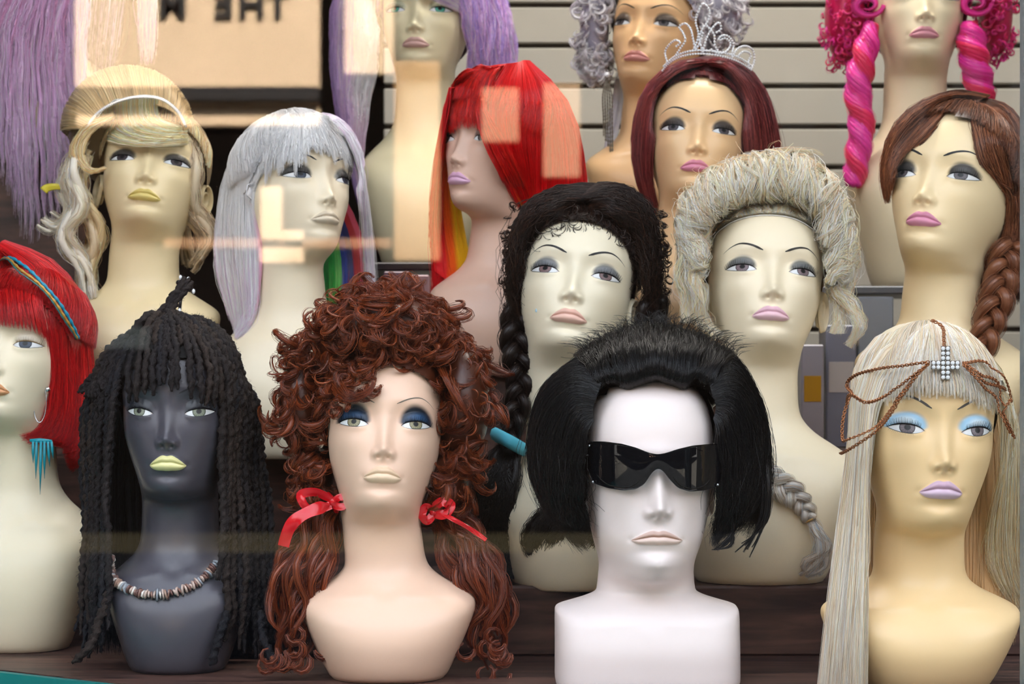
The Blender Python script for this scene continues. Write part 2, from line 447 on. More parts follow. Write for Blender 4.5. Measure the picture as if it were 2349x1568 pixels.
            fr = np.stack([rim, rim2, rim2+nu*nv, rim+nu*nv], -1)
            link('ear', mesh_np('ear', M.place(vv), [fcs, fcs[:, ::-1]+nu*nv, fr], np.tile(sk, (len(vv), 1))), sm_, root)
    # lips
    w = 2.3 if kind == 'f' else 3.05; zo = 0 if kind == 'f' else -1.45
    nx, nz = 61, 29
    gx = np.linspace(-w, w, nx); 
    zm, zt, zb_ = lipcurves(gx, w, 1 if kind == 'f' else .86)
    rr = np.linspace(0, 1, nz)
    GZ = np.where(rr[:, None] < .5, zt+(zm-zt)*(rr[:, None]*2), zm+(zb_-zm)*(rr[:, None]*2-1))
    GX = np.tile(gx, (nz, 1))
    pts = onface(GX.ravel(), (GZ+zo).ravel(), .025); 
    edge = (np.minimum(rr, 1-rr)[:, None] < .01) | (np.abs(GX) > w-.03)
    pts[:, 1] += np.where(edge.ravel(), .05, 0)
    lc = np.array(lin(lip)); li = np.array(lin(lipin or lip))
    mixv = np.where(rr[:, None] < .5, .25+.75*rr[:, None]*2, .1+0*rr[:, None])+0*GX
    Cl = lc[None]*(1-mixv.ravel()[:, None])+li[None]*mixv.ravel()[:, None]
    link('lips', mesh_np('lips', M.place(pts), grid_faces(nz, nx)[:, ::-1], Cl), mat('lip_'+key, rough=.3, spec=.45, attr='paint'), root)
    # eyes
    if kind == 'f' or True:
        for sgn in (1, -1):
            nx, nz = 41, 13
            g = np.linspace(2.0, 5.45, nx); zu, zl = lids(g)
            zu = zl+(zu-zl)*openeye
            rr = np.linspace(0, 1, nz)[:, None]
            GZ = zu+.02+(zl-zu-.02)*rr; GX = np.tile(g, (nz, 1))
            pts = onface(sgn*GX.ravel(), GZ.ravel(), .03)
            cw = np.tile(np.array(lin('dcdfe0')), (len(pts), 1))
            inn = np.clip(((GX-2.0)/.35), 0, 1).ravel()[:, None]
            cw = cw*inn+np.array(lin('b9a8a4'))*(1-inn)
            ef = grid_faces(nz, nx); ef = ef[:, ::-1] if sgn > 0 else ef
            eo = link('eye', mesh_np('eye', M.place(pts), ef, cw), mat('sclera', rough=.2, spec=.4, attr='paint'), root)
            # iris, cut by the lids
            nr_, na = 14, 40; ic = EXC-.02+(.10*(1 if yaw*sgn > 0 else -1) if abs(yaw) > 12 else 0); iz = -.06; ir = .78
            ra = np.linspace(0, 1, nr_)[:, None]*ir; an = np.linspace(0, 2*math.pi, na, endpoint=False)[None]
            IX = ic+ra*np.cos(an); IZ = iz+ra*np.sin(an)
            u_, l_ = lids(IX); u_ = l_+(u_-l_)*openeye
            IZ = np.minimum(np.maximum(IZ, l_+.03), u_)
            pts = onface(sgn*IX.ravel(), IZ.ravel(), .045)
            rn = np.sqrt((IX-ic)**2+(IZ-iz)**2).ravel()/ir
            ci = np.array(lin(iris)); co = ci*.25
            k1 = sm(.80, .98, rn)[:, None]; k2 = (1-sm(.36, .44, rn))[:, None]
            streak = 1+.18*np.sin(np.tile(an, (nr_, 1)).ravel()*13)[:, None]
            cc = (ci*streak)*(1-k1)+co*k1; cc = cc*(1-k2)+np.array([.008, .008, .01])*k2
            link('iris', mesh_np('iris', M.place(pts), grid_faces(nr_, na, True)[:, ::(1 if sgn < 0 else -1)], cc), mat('iris_paint', rough=.3, spec=.3, attr='paint'), eo)
            if kind == 'm': continue
            # lashes: liner along the upper lid, a fan of hairs, thin lower line
            mb = MB(); lcx = lin(lashcol)
            g = np.linspace(1.95, 5.6, 40); u_, l_ = lids(g); u_ = l_+(u_-l_)*openeye
            u_ = u_+np.where(g > 5.3, (g-5.3)*.2, 0)
            lp = onface(sgn*g, u_+.03, .05)
            mb.tube(M.place(lp), np.interp(g, [1.95, 3.2, 4.8, 5.6], [.02, .075, .085, .02])*sc, 6, lcx)
            g2 = np.linspace(2.2, 5.45, 36); _, l2 = lids(g2)
            mb.tube(M.place(onface(sgn*g2, l2-.0, .02)), np.interp(g2, [2.2, 4.5, 5.45], [.012, .03, .03])*sc, 5, lin(liner))
            nl = 36
            if lash > 0:
                for i in range(nl):
                    gx_ = 2.5+(5.5-2.5)*i/(nl-1)+rng.normal(0, .02); uu, ll = lids(np.array([gx_])); uu = ll+(uu-ll)*openeye
                    b0 = onface(np.array([sgn*gx_]), uu+.04, .08)[0]
                    ln = .72*lash*(.62+.38*math.sin(i/(nl-1)*math.pi*.8))*rng.uniform(.85, 1.1)
                    sd = (gx_-3.6)*.22*sgn
                    s_ = np.linspace(0, 1, 6)[:, None]
                    pth = b0+s_*np.array([sd, -.45, .15])*ln+s_**2*np.array([sd*.3, .05, .72])*ln
                    mb.tube(M.place(pth), np.linspace(.030, .010, 6)*sc, 3, lcx, cap=False)
                for i in range(16):
                    gx_ = 3.2+2.1*i/15; uu, ll = lids(np.array([gx_]))
                    b0 = onface(np.array([sgn*gx_]), ll-.02, .03)[0]
                    pth = b0+np.linspace(0, 1, 4)[:, None]*np.array([(gx_-3.5)*.12*sgn, -.16, -.22])*lash
                    mb.tube(M.place(pth), .009*sc, 3, lcx, cap=False)
            mb.build('eyelashes', mat('lash_'+lashcol, rough=.6, spec=.2, attr='paint'), root)
        # brows
    if brow:
        for sgn in (1, -1):
            zi, zp, zo_, th = browshape
            xs = np.linspace(0, 1, 40); bx = 1.35+xs*(5.9-1.35)
            cz = zi+(zp-zi)*np.sin(np.minimum(xs/.66, 1)*math.pi/2)**1.1-(zp-zo_)*np.clip((xs-.58)/.42, 0, 1)**2
            tk_ = th*np.interp(xs, [0, .12, .45, 1], [.35, 1, .9, .12])
            rr = np.linspace(-1, 1, 5)[:, None]
            GX = np.tile(bx, (5, 1)); GZ = cz+rr*tk_
            pts = onface(sgn*GX.ravel(), GZ.ravel(), .03)
            bf = grid_faces(5, 40); bf = bf if sgn > 0 else bf[:, ::-1]
            link('eyebrow', mesh_np('eyebrow', M.place(pts), bf), mat('brow_'+brow, color=brow, rough=.6), root)
    HEADS[key] = M; return M

# ---------------------------------------------------------------- camera, light, street, shop
sc_ = bpy.context.scene
cam = bpy.data.cameras.new('camera'); co = bpy.data.objects.new('camera', cam); col.objects.link(co)
co.location = (0, CAMY, CAMZ); co.rotation_euler = (math.pi/2, 0, 0)
cam.sensor_width = 36; cam.sensor_fit = 'HORIZONTAL'; cam.lens = F/2349*36
cam.clip_start = .05; cam.clip_end = 200
cam.dof.use_dof = True; cam.dof.focus_distance = 2.62; cam.dof.aperture_fstop = 9.0
sc_.camera = co
sc_.view_settings.view_transform = 'Standard'; sc_.view_settings.look = 'None'
sc_.view_settings.exposure = EXPO; sc_.view_settings.gamma = 1
sc_.cycles.debug_use_compact_bvh = True; sc_.cycles.use_denoising = True; sc_.cycles.denoising_quality = 'BALANCED'; sc_.cycles.denoising_prefilter = 'ACCURATE'; sc_.cycles.use_adaptive_sampling = True; sc_.cycles.adaptive_threshold = .03
sc_.cycles.max_bounces = 6; sc_.cycles.diffuse_bounces = 3; sc_.cycles.glossy_bounces = 3; sc_.cycles.transmission_bounces = 4
sc_.cycles.transparent_max_bounces = 8
sc_.cycles.caustics_reflective = False; sc_.cycles.caustics_refractive = False
sc_.cycles.sample_clamp_indirect = 30
w = bpy.data.worlds.new('sky'); sc_.world = w; w.use_nodes = True; nt = w.node_tree
bg = nt.nodes['Background']; tc = nt.nodes.new('ShaderNodeTexCoord'); sx = nt.nodes.new('ShaderNodeSeparateXYZ')
nt.links.new(tc.outputs['Generated'], sx.inputs[0]); rp = nt.nodes.new('ShaderNodeValToRGB')
rp.color_ramp.elements[0].position = .0; rp.color_ramp.elements[0].color = (.97, .93, .87, 1)
rp.color_ramp.elements[1].position = .8; rp.color_ramp.elements[1].color = (.76, .86, 1.0, 1)
nt.links.new(sx.outputs['Z'], rp.inputs[0]); nt.links.new(rp.outputs[0], bg.inputs[0]); bg.inputs[1].default_value = SKY

# ---------------------------------------------------------------- the place
DECK = .956; STEP2 = 1.044; STEP3 = 1.194
GY = -.38                                    # window pane
def virt(px, py, dv):
    """a spot across the street that the pane mirrors at this pixel; dv = distance along the folded line of sight"""
    p = at(px, py, dv); return p[0], 2*GY-(CAMY+dv)*1.0, p[2]
def slab(name, x0, x1, y0, y1, z0, z1, m, kind='structure', b=.004, parent=None):
    mb = MB(); mb.bbox(x0, x1, y0, y1, z0, z1, b); o = mb.build(name, m, parent, smooth=False)
    if parent is None: tag(o, kind=kind)
    return o
wood = mat('dark_wood', color='4a3430', rough=.45)
def wood_nodes(m, c1, c2, sc):
    nt = m.node_tree; b = nt.nodes['Principled BSDF']; tc = nt.nodes.new('ShaderNodeTexCoord'); mp = nt.nodes.new('ShaderNodeMapping')
    mp.inputs['Scale'].default_value = sc; n = nt.nodes.new('ShaderNodeTexNoise'); n.inputs['Scale'].default_value = 6; n.inputs['Detail'].default_value = 8; n.inputs['Distortion'].default_value = .6
    r = nt.nodes.new('ShaderNodeValToRGB'); r.color_ramp.elements[0].color = (*lin(c1), 1); r.color_ramp.elements[1].color = (*lin(c2), 1)
    r.color_ramp.elements[0].position = .35; r.color_ramp.elements[1].position = .7
    nt.links.new(tc.outputs['Object'], mp.inputs[0]); nt.links.new(mp.outputs[0], n.inputs['Vector']); nt.links.new(n.outputs['Fac'], r.inputs[0]); nt.links.new(r.outputs[0], b.inputs['Base Color'])
wood_nodes(wood, '2c1d1b', '64463c', (1.2, 9, 9))
# display deck with a slanted front edge on the left
mb = MB(); poly = [(-1.3, .40), (-.61, .024), (-.4645, -.072), (-.30, -.178), (-.2, -.245), (0, -.30), (.62, -.30), (1.3, -.30), (1.3, 1.3), (-1.3, 1.3)]
n = len(poly); v = [(x, y, DECK-.03) for x, y in poly]+[(x, y, DECK) for x, y in poly]
f = [np.array([list(range(n))[::-1]]), np.array([list(range(n, 2*n))]), np.array([(i, (i+1) % n, (i+1) % n+n, i+n) for i in range(n)])]
mb.add(v, f); tag(mb.build('floor', wood, smooth=False), kind='structure')
fz = MB(); pl = np.array(poly[:8]); pl = np.concatenate([[(-1.3, .40)], pl[1:]])
out_ = pl+np.array([0, -.012]); nn_ = len(pl)
v = np.array([(x, y-.0005, z) for z in (DECK-.05, DECK-.0015) for x, y in pl]+[(x, y, z) for z in (DECK-.05, DECK-.0015) for x, y in out_])
f = [np.array([(i, i+1, nn_+i+1, nn_+i) for i in range(nn_-1)]), np.array([(2*nn_+i, 3*nn_+i, 3*nn_+i+1, 2*nn_+i+1) for i in range(nn_-1)]), np.array([(nn_+i, nn_+i+1, 3*nn_+i+1, 3*nn_+i) for i in range(nn_-1)])]
fz.add(v, f); tag(fz.build('trim_4', mat('teal_paint', color='1b7a76', rough=.4, noise=(20, .05)), smooth=False), kind='structure')
slab('trim_1', -1.32, 1.32, GY-.10, .35, .70, DECK-.032, mat('teal_paint', color='1b7a76', rough=.4, noise=(20, .05)))
slab('trim_2', -1.36, 1.36, 1.30, 1.34, .1, DECK, wood)
# stepped risers
def riser(x0, x1, y0, y1, z0, z1, label):
    o = slab('display_riser', x0, x1, y0, y1, z0, z1, wood, kind=None, b=.003); 
    tag(o, label, 'riser'); return o
riser(-.37, .95, .145, .40, DECK, STEP2, 'long low dark wooden step under the middle row of heads')
riser(-.80, .95, .405, .62, DECK, STEP3, 'dark wooden step behind the white rainbow and red wigs')
# slat wall at the right, open dark shop behind on the left
slat = mat('slat_board', color='bab6aa', rough=.5, noise=(3, .04)); groove = mat('slat_groove', color='4a4138', rough=.8)
SY = 1.45; dS = SY-CAMY
mb = MB(); x0, x1 = at(880, 0, dS)[0], 1.36
pitch = 93/5200*dS; z = CAMZ-(110-CY)/F*dS+6*pitch
while z > .95:
    mb.bbox(x0, x1, SY, SY+.012, z-pitch+.009, z-.0, .0022); z -= pitch
tag(mb.build('wall_back', slat, smooth=False), kind='structure')
slab('wall_backing', x0, x1, SY+.0135, SY+.05, .9, 2.9, groove)
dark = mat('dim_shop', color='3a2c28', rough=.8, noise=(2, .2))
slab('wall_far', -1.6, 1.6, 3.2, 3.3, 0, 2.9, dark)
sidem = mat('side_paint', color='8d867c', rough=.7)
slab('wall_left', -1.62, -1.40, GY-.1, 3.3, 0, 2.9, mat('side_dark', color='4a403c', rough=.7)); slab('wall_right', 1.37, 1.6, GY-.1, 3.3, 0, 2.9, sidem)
slab('ceiling', -1.6, 1.6, GY-.1, 3.3, 2.9, 3.0, mat('ceiling_paint', color='d8d4cc', rough=.8))
slab('wall_front', -6, 6, GY-.12, GY+.05, 3.0, 6.5, sidem)
slab('wall_front_left', -6, -1.4, GY-.12, GY+.05, 0, 3.0, sidem); slab('wall_front_right', 1.4, 6, GY-.12, GY+.05, 0, 3.0, sidem)
slab('wall_sill', -1.4, 1.4, GY-.10, GY+.02, 0, .70, sidem)
slab('roof_slab', -6, 6, GY+.05, 4, 6.3, 6.5, sidem)
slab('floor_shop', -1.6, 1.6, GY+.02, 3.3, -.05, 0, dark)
frame = mat('frame_metal', color='7f8a90', rough=.45, metal=.3, noise=(60, .15))
tag(MB().bbox((2338-CX)/F*2.37, .60, GY-.03, GY+.05, DECK-.02, 3.0, .003).bbox(.545, .56, GY-.04, GY-.03, DECK-.02, 3.0, .002).build('trim_3', frame, smooth=False), kind='structure')
# glass pane, 6 mm
g = bpy.data.materials.new('window_glass'); g.use_nodes = True; nt = g.node_tree; nt.nodes.remove(nt.nodes['Principled BSDF'])
out = nt.nodes['Material Output']; tr = nt.nodes.new('ShaderNodeBsdfTransparent'); gl = nt.nodes.new('ShaderNodeBsdfGlossy'); gl.inputs['Roughness'].default_value = 0.0
ge = nt.nodes.new('ShaderNodeNewGeometry'); dp = nt.nodes.new('ShaderNodeVectorMath'); dp.operation = 'DOT_PRODUCT'
nt.links.new(ge.outputs['Incoming'], dp.inputs[0]); nt.links.new(ge.outputs['Normal'], dp.inputs[1])
def mth(op, a, b=None):
    m = nt.nodes.new('ShaderNodeMath'); m.operation = op
    for i, q in enumerate((a, b)):
        if q is None: continue
        if isinstance(q, (int, float)): m.inputs[i].default_value = q
        else: nt.links.new(q, m.inputs[i])
    return m.outputs[0]
fres = mth('ADD', mth('MULTIPLY', mth('POWER', mth('SUBTRACT', 1.0, mth('ABSOLUTE', dp.outputs['Value'])), 5.0), .957), .043)
mx = nt.nodes.new('ShaderNodeMixShader')
nt.links.new(fres, mx.inputs[0]); nt.links.new(tr.outputs[0], mx.inputs[1]); nt.links.new(gl.outputs[0], mx.inputs[2]); nt.links.new(mx.outputs[0], out.inputs[0])
mb = MB(); mb.box(-1.4, (2338-CX)/F*2.37+.02, GY-.003, GY+.003, .70, 3.0); tag(mb.build('window_1', g, smooth=False), kind='structure')
# back shelves carrying the highest row
shm = mat('shelf_metal', color='6f7276', rough=.4, metal=.2)
def shelf(x0, x1, zt, label, m=shm, y0=.66, y1=1.05):
    root = empty('display_shelf', ((x0+x1)/2, (y0+y1)/2, zt), label, 'shelf')
    MB().bbox(x0, x1, y0, y1, zt-.012, zt, .002).build('shelf_board', m, root, smooth=False)
    for px_ in (x0+.02, x1-.035):
        for yy_ in (y0, y1-.015): MB().bbox(px_, px_+.015, yy_, yy_+.015, DECK, zt-.012, .002).build('upright', m, root, smooth=False)
    return root
shelf(-.42, -.06, 1.468, 'dark shelf edge under the lavender wig head', mat('shelf_dark', color='2a2026', rough=.35))
shelf(.02, .95, 1.433, 'grey metal shelf behind the pink ringlet wig head')
# boxes and packets stored on the steps below the right shelf
def packet(px0, px1, py0, py1, d, base, c, label, c2=None, dy=.08):
    a = at(px0, py0, d); b = at(px1, py1, d)
    mb = MB(); mb.bbox(a[0], b[0], a[1], a[1]+dy, base, a[2], .002, lin(c))
    if c2: mb.bbox(a[0]+.004, b[0]-.004, a[1]-.001, a[1]+.001, a[2]-(a[2]-base)*.55, a[2]-(a[2]-base)*.3, .0003, lin(c2))
    o = mb.build('packet', mat('packet_card', rough=.3, attr='paint'), smooth=False); tag(o, label, 'packet', None); return o
packet(1895, 1965, 745, 900, 3.35, STEP3-.0, '8d8fa0', 'grey packet with white label behind the blonde updo neck', 'd8d0cc')
packet(1838, 1890, 790, 930, 3.32, STEP3, 'b8b4c0', 'pale packet with yellow band beside the blonde updo neck', 'd8a020')
packet(1968, 2050, 680, 900, 3.36, STEP3, '9aa0a8', 'tall grey packet behind the platinum wig')
packet(880, 940, 622, 760, 3.33, STEP3, '8f7080', 'mauve packet under the lavender wig shelf', 'c8b0b8')
packet(942, 985, 630, 760, 3.34, STEP3, 'c09aa4', 'pink packet under the lavender wig shelf', '6a4a5a')
# street
slab('street', -30, 30, -40, GY-.12, -.1, 0, mat('asphalt', color='1a1a1c', rough=1, spec=0, noise=(3, .2)))
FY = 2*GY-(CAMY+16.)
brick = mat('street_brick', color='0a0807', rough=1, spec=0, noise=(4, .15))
cream = mat('cream_stucco', color='f4d4b0', rough=.8, noise=(1.5, .05)); pale = mat('pale_stucco', color='c8c0a8', rough=.8)
bl = empty('street_building', (0, FY, 0), 'brown brick building with cream sign panel mirrored in the window', 'building')
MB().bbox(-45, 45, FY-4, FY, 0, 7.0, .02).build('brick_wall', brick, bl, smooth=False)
def fac(px0, px1, py0, py1, name, m, dep=.12):
    x0_, _, z1_ = virt(px0, py0, 16); x1_, _, z0_ = virt(px1, py1, 16)
    return MB().bbox(x0_, x1_, FY-.02, FY+dep, max(z0_, 0), z1_, .01).build(name, m, bl, smooth=False)
sg = fac(178, 736, -180, 245, 'sign_panel', cream)
fac(250, 2349, 208, 245, 'cornice', mat('cornice_dark', color='1c1818', rough=.7), .2) if False else fac(180, 736, 250, 292, 'cornice', cream, .10)
fac(182, 738, 207, 240, 'awning_rail', mat('cornice_dark', color='1c1818', rough=.7), .25)
for a in ((792, 905, -200, 175), (905, 1010, 145, 600), (1105, 1190, 205, 330), (1245, 1330, 195, 410), (600, 650, 430, 605), (650, 700, 530, 605), (225, 345, 750, 800)):
    fac(*a, 'window_surround', {905: mat('cream2', color='b89064', rough=.8), 1105: mat('cream3', color='b09070', rough=.8), 1245: mat('cream4', color='b09070', rough=.8), 225: mat('dim_pane', color='2c3436', rough=.8)}.get(a[0], cream))
fac(380, 900, 548, 572, 'ledge', mat('ledge_brown', color='a07858', rough=.8))
for k in range(8):
    fac(1400+k*130, 1470+k*130, 150, 420, 'dark_window', mat('far_window', color='101214', rough=.15))
for ch_, px_ in (('T', 668), ('H', 613), ('E', 541), ('M', 436)):
    cu = bpy.data.curves.new('letter', 'FONT'); cu.body = ch_; cu.size = .255; cu.extrude = .02; cu.offset = .006
    lo = bpy.data.objects.new('letter', cu); col.objects.link(lo); x_, _, z_ = virt(px_, 45, 16)
    bpy.context.view_layer.update(); lme = bpy.data.meshes.new_from_object(lo.evaluated_get(bpy.context.evaluated_depsgraph_get()))
    bpy.data.objects.remove(lo); lme.materials.clear(); lme.transform(Matrix.Translation((x_, FY+.15, z_)) @ Euler((math.pi/2, 0, math.pi)).to_matrix().to_4x4())
    lo = link('letter', lme, mat('letter_black', color='15110f', rough=.6), sg); lo.matrix_parent_inverse = Matrix.Identity(4)
slab('bounce_pavement', -30, 30, -6.4, GY-.12, .0, .004, mat('bounce_paving', color='948f87', rough=1, spec=0, noise=(2, .1)), b=.001)  # out-of-view paving, added pale to bounce fill light up onto the faces
ky = 2*GY-(CAMY+14.6)
slab('kerb', -12, 1.2, ky-1.3, ky-.0, 0, .01, mat('kerb_yellow', color='342c12', rough=.7), b=.01)
# sun from behind the shop lights the far side of the street
s = bpy.data.lights.new('sun', 'SUN'); s.energy = SUN; s.angle = .01; s.color = (1, .93, .82)
so = bpy.data.objects.new('sun', s); col.objects.link(so); so.rotation_euler = Vector((-.25, -1, -.62)).to_track_quat('-Z', 'Y').to_euler()

# unseen lamp, added to brighten the slat wall and back row
cl = empty('fill_light', (.35, .75, 2.9), 'long white fill lamp added out of view to brighten the slat wall', 'fill light')
MB().bbox(-.35, 1.05, .66, .84, 2.86, 2.899, .004).build('fill_housing', mat('lamp_white', color='e8e8e8', rough=.5), cl, smooth=False)
em = bpy.data.materials.new('fill_glow'); em.use_nodes = True; eb_ = em.node_tree.nodes['Principled BSDF']; eb_.inputs['Emission Color'].default_value = (1, .95, .86, 1); eb_.inputs['Emission Strength'].default_value = 8
MB().bbox(-.33, 1.03, .68, .82, 2.850, 2.859, .002).build('fill_diffuser', em, cl, smooth=False)
al = bpy.data.lights.new('fill_area', 'AREA'); al.shape = 'RECTANGLE'; al.size = 1.3; al.size_y = .14; al.energy = LAMP; al.color = (1, .95, .87)
ao = bpy.data.objects.new('fill_area', al); col.objects.link(ao); ao.location = (.35, .75, 2.845)

def px_size(scale, d): return scale*100*d/F
CY_ = 'f0e4c6'   # pale cream plastic
def H(key, ex, ey, d, scale, **k): return mannequin(key, ex, ey, d, px_size(scale, d), **k)
def want(k): return (not ONLY) or k in ONLY
if want('N'): H('N', 883, 966, 2.70, 18.5, neckdx=1.1, yaw=3, pitch=12, roll=2.6, base=DECK, skin='ecc8ae', lip='ecd0b2', lipin='dab896', brow='75685c', browshape=(2.2,3.2,2.2,.09), shadow='141c28', shadow2='2c5a88', iris='8c866a', sh=(2.2,2.35), shs=1.0,
    res=.76, ears=False, label='peach mannequin head wearing the curly auburn wig with red ribbons')
if want('M'): H('M', 386, 941, 2.75, 17.9, bw=.86, yaw=-1, pitch=3, roll=.5, base=DECK, skin='4d4b53', lip='e8e3a4', lipin='cfc884', brow='2c2a30', shadow='2c343c', iris='7c8272', lash=.6, rough=.33, shs=.8, ears=False,
    res=.76, label='charcoal grey mannequin head with pale yellow lips and dreadlocks')
if want('P'): H('P', 2165, 981, 2.62, 21.0, yaw=2, pitch=4, roll=2.5, base=DECK, skin='f0d09c', lip='dcc3d6', lipin='b98fa4', brow='5c5450', browshape=(2.0,3.3,2.9,.15), shadow='6fb4dc', shadow2='dcecf4', iris='6c6468', sh=(2.3,1.6), shs=.9,
    res=.76, ears=False, label='warm tan mannequin head with lilac lips wearing the long platinum wig')
if want('O'): H('O', 1508, 1077, 2.65, 18.9, yaw=4, pitch=4, roll=.5, kind='m', chest=.3, base=DECK, skin='e8dcd8', lip='e2ccc2', lipin='a07060', brow=None, shadow=None, rough=.45, hs=1.0,
    res=.76, label='white male mannequin head wearing dark sunglasses')
if want('L'): H('L', -3, 782, 2.95, 16.6, yaw=-14, pitch=12, roll=2, base=DECK, skin=CY_, lip='dca070', lipin='c88858', brow=None, shadow='b8b0a0', shadow2='c8c8c8', shs=.4, iris='3c4454', lashcol='8a7050', ears=False,
    res=.66, label='cream mannequin bust at the left edge wearing the short red wig')
if want('J'): H('J', 1320, 619, 2.95, 18.2, bw=.88, sd=3.6, neckdx=.9, yaw=-4, pitch=17, roll=7.5, hs=.92, base=STEP2, skin='ece3c8', lip='e8c0ae', lipin='d8a494', shadow='3c4250', shadow2='6a7688', shs=.85, sh=(1.85,1.7), iris='7a6464', brow='2c2a2c',
    res=.72, browshape=(2.2,3.25,2.35,.16), label='pale cream mannequin head with the centre-parted dark braided wig')
if want('K'): H('K', 1774, 612, 2.95, 18.2, bw=1.14, yaw=0, pitch=16, roll=4.3, hs=.92, base=STEP2, skin='efe2c4', lip='eac4cc', lipin='daa8ba', shadow='3a3e44', shadow2='3c5468', shs=.85, sh=(1.9,1.6), iris='78686c', brow='34302c',
    res=.72, browshape=(2.2,3.25,2.35,.16), label='pale cream mannequin head with bare ears under the blonde updo')
if want('B'): H('B', 342, 361, 3.15, 16.2, yaw=3, pitch=17, roll=5.5, hs=.86, skin='ecd8aa', lip='dcc878', lipin='c4ac58', brow=None, shadow='2a303c', shs=.9, sh=(2.1,1.5), iris='40383c', res=.62,
    label='cream mannequin head with yellow lips under the blonde bouffant wig')
if want('C'): H('C', 745, 402, 3.10, 16.0, yaw=36, pitch=12, roll=4, hs=.95, base=STEP3, skin='ecdfc2', lip='ddd0b8', lipin='c8b8a0', shadow='2a303a', shs=.9, sh=(2.1,1.7), iris='343c4c', res=.62, brow='2c2a2c',
    ears=False, label='cream mannequin head turned right under the white rainbow wig')
if want('D'): H('D', 956, 17, 3.55, 13.8, yaw=-9, pitch=8, roll=1, hs=.90, base=1.468, skin='e8deb8', lip='d8b0a8', lipin='c09a90', shadow='58786c', shs=.5, iris='4c9a88', res=.6, brow=None,
    ears=False, label='cream mannequin head with green eyes under the lavender wig')
if want('E'): H('E', 1062, 312, 3.15, 15.2, yaw=-44, pitch=8, roll=2, hs=.98, skin='d8b4a0', lip='dcb0cc', lipin='c898b8', shadow='5a4a4c', shs=.6, iris='40383a', res=.62, brow=None,
    ears=False, label='pinkish tan mannequin head turned left under the bright red wig')
if want('G'): H('G', 1603, 291, 3.20, 15.2, yaw=-3, pitch=13, roll=4.5, hs=.93, skin='edc898', lip='e090ac', lipin='c8788c', shadow='26262c', shs=.95, iris='4c464c', res=.66, brow='28242a',
    ears=False, browshape=(2.2,3.25,2.35,.16), label='tan mannequin head wearing the tiara on a long auburn wig')
if want('F'): H('F', 1471, 47, 3.50, 14.0, yaw=-24, pitch=12, roll=4.5, hs=.92, skin='edc08c', lip='e09a90', lipin='d08478', shadow='2c2c32', shs=.9, iris='4c4648', res=.65, brow='28242a',
    ears=False, label='orange tan mannequin head under the silver curled wig')
if want('H'): H('H', 2122, -14, 3.50, 14.6, yaw=-3, pitch=10, roll=2, hs=.95, base=1.433, skin='eedeba', lip='dc98a4', lipin='c88490', shadow='4c3a48', shs=.6, iris='4c4648', res=.65, brow=None,
    ears=False, label='cream mannequin head between hot pink ringlets')
if want('I'): H('I', 2135, 394, 3.05, 18.4, yaw=-31, pitch=15, roll=4.5, hs=.93, skin='f2dcb0', lip='dc94b0', lipin='c47894', shadow='222630', shs=.95, sh=(1.9,1.8), iris='5a5458', brow='26242a',
    res=.72, ears=False, browshape=(2.2,3.25,2.35,.16), label='golden cream mannequin head turned left under the brown braided wig')
if want('A'): H('A', 80, -170, 3.40, 14.0, yaw=5, pitch=5, skin='d8c8a0', shadow=None, res=.4, brow=None, parts=False,
    label='mannequin head above the left corner under the pink and lilac wig')

def pedestal(key, z0, label, hw=.062):
    M = HEADS.get(key)
    if not M: return
    x, y = M.root.location.x, M.root.location.y
    if M.base-z0 > .004:
        o = MB().bbox(x-hw, x+hw, y-hw+.008, y+hw+.008, z0, M.base-.0005, .002).build('display_block', wood, smooth=False); tag(o, label, 'riser')
    else: print('LOW', key, M.base, z0)
pedestal('B', STEP3, 'dark wooden block under the bouffant wig head'); pedestal('E', STEP3, 'dark wooden block under the bright red wig head'); pedestal('G', STEP3, 'dark wooden block under the tiara wig head')
pedestal('I', STEP2, 'dark wooden block under the brown braided wig head'); pedestal('F', 1.433, 'dark wooden block under the silver curled wig head'); pedestal('A', DECK, 'tall dark wooden block in the left corner under the pink wig head')
for k in HEADS: print('BASE', k, round(HEADS[k].base, 3))

# ---------------------------------------------------------------- hair
def hairmat(key, rough=.38, spec=.5):
    return mat('hair_'+key, rough=rough, spec=spec, attr='paint')
def tube3(C, r, c):
    """C (N,M,3) centre lines, r (N,M) radius, c (N,M,3) colours -> 3-sided strands"""
    N, Mm = C.shape[:2]
    t = np.gradient(C, axis=1); t /= np.linalg.norm(t, axis=2, keepdims=True)+1e-9
    a = np.array([0.31, -.9, .3]); n = a-t*(t @ a)[..., None]; n /= np.linalg.norm(n, axis=2, keepdims=True)+1e-9
    b = np.cross(t, n)
    v = np.stack([C+r[..., None]*(math.cos(q)*n+math.sin(q)*b) for q in (0, 2.094, 4.189)], 2)   # N,M,3,3
    i = (np.arange(N)[:, None]*Mm+np.arange(Mm-1)[None])*3
    fs = []
    for k in range(3):
        k2 = (k+1) % 3; fs.append(np.stack([i+k, i+k2, i+3+k2, i+3+k], -1).reshape(-1, 4))
    return v.reshape(-1, 3), np.concatenate(fs), np.repeat(c.reshape(-1, 3), 3, 0)
def unit(v): return v/(np.linalg.norm(v, axis=-1, keepdims=True)+1e-9)
HBR = {'A': 1.9, 'D': 1.7, 'F': 1.7, 'K': 1.75, 'B': 1.75, 'I': 1.5, 'P': 1.08, 'C': 1.35, 'M': 1, 'O': 1, 'J': 1, 'H': 1.7, 'N': 1.05, 'G': 1.5, 'E': 1.2, 'L': 1.1}
DENS = {'N': .52, 'O': .72, 'P': .78, 'M': 1, 'K': .70, 'J': .45, 'I': .5, 'L': .62, 'G': .42, 'C': .44, 'E': .42, 'B': .40, 'D': .34, 'A': .32, 'F': .34, 'H': .42}
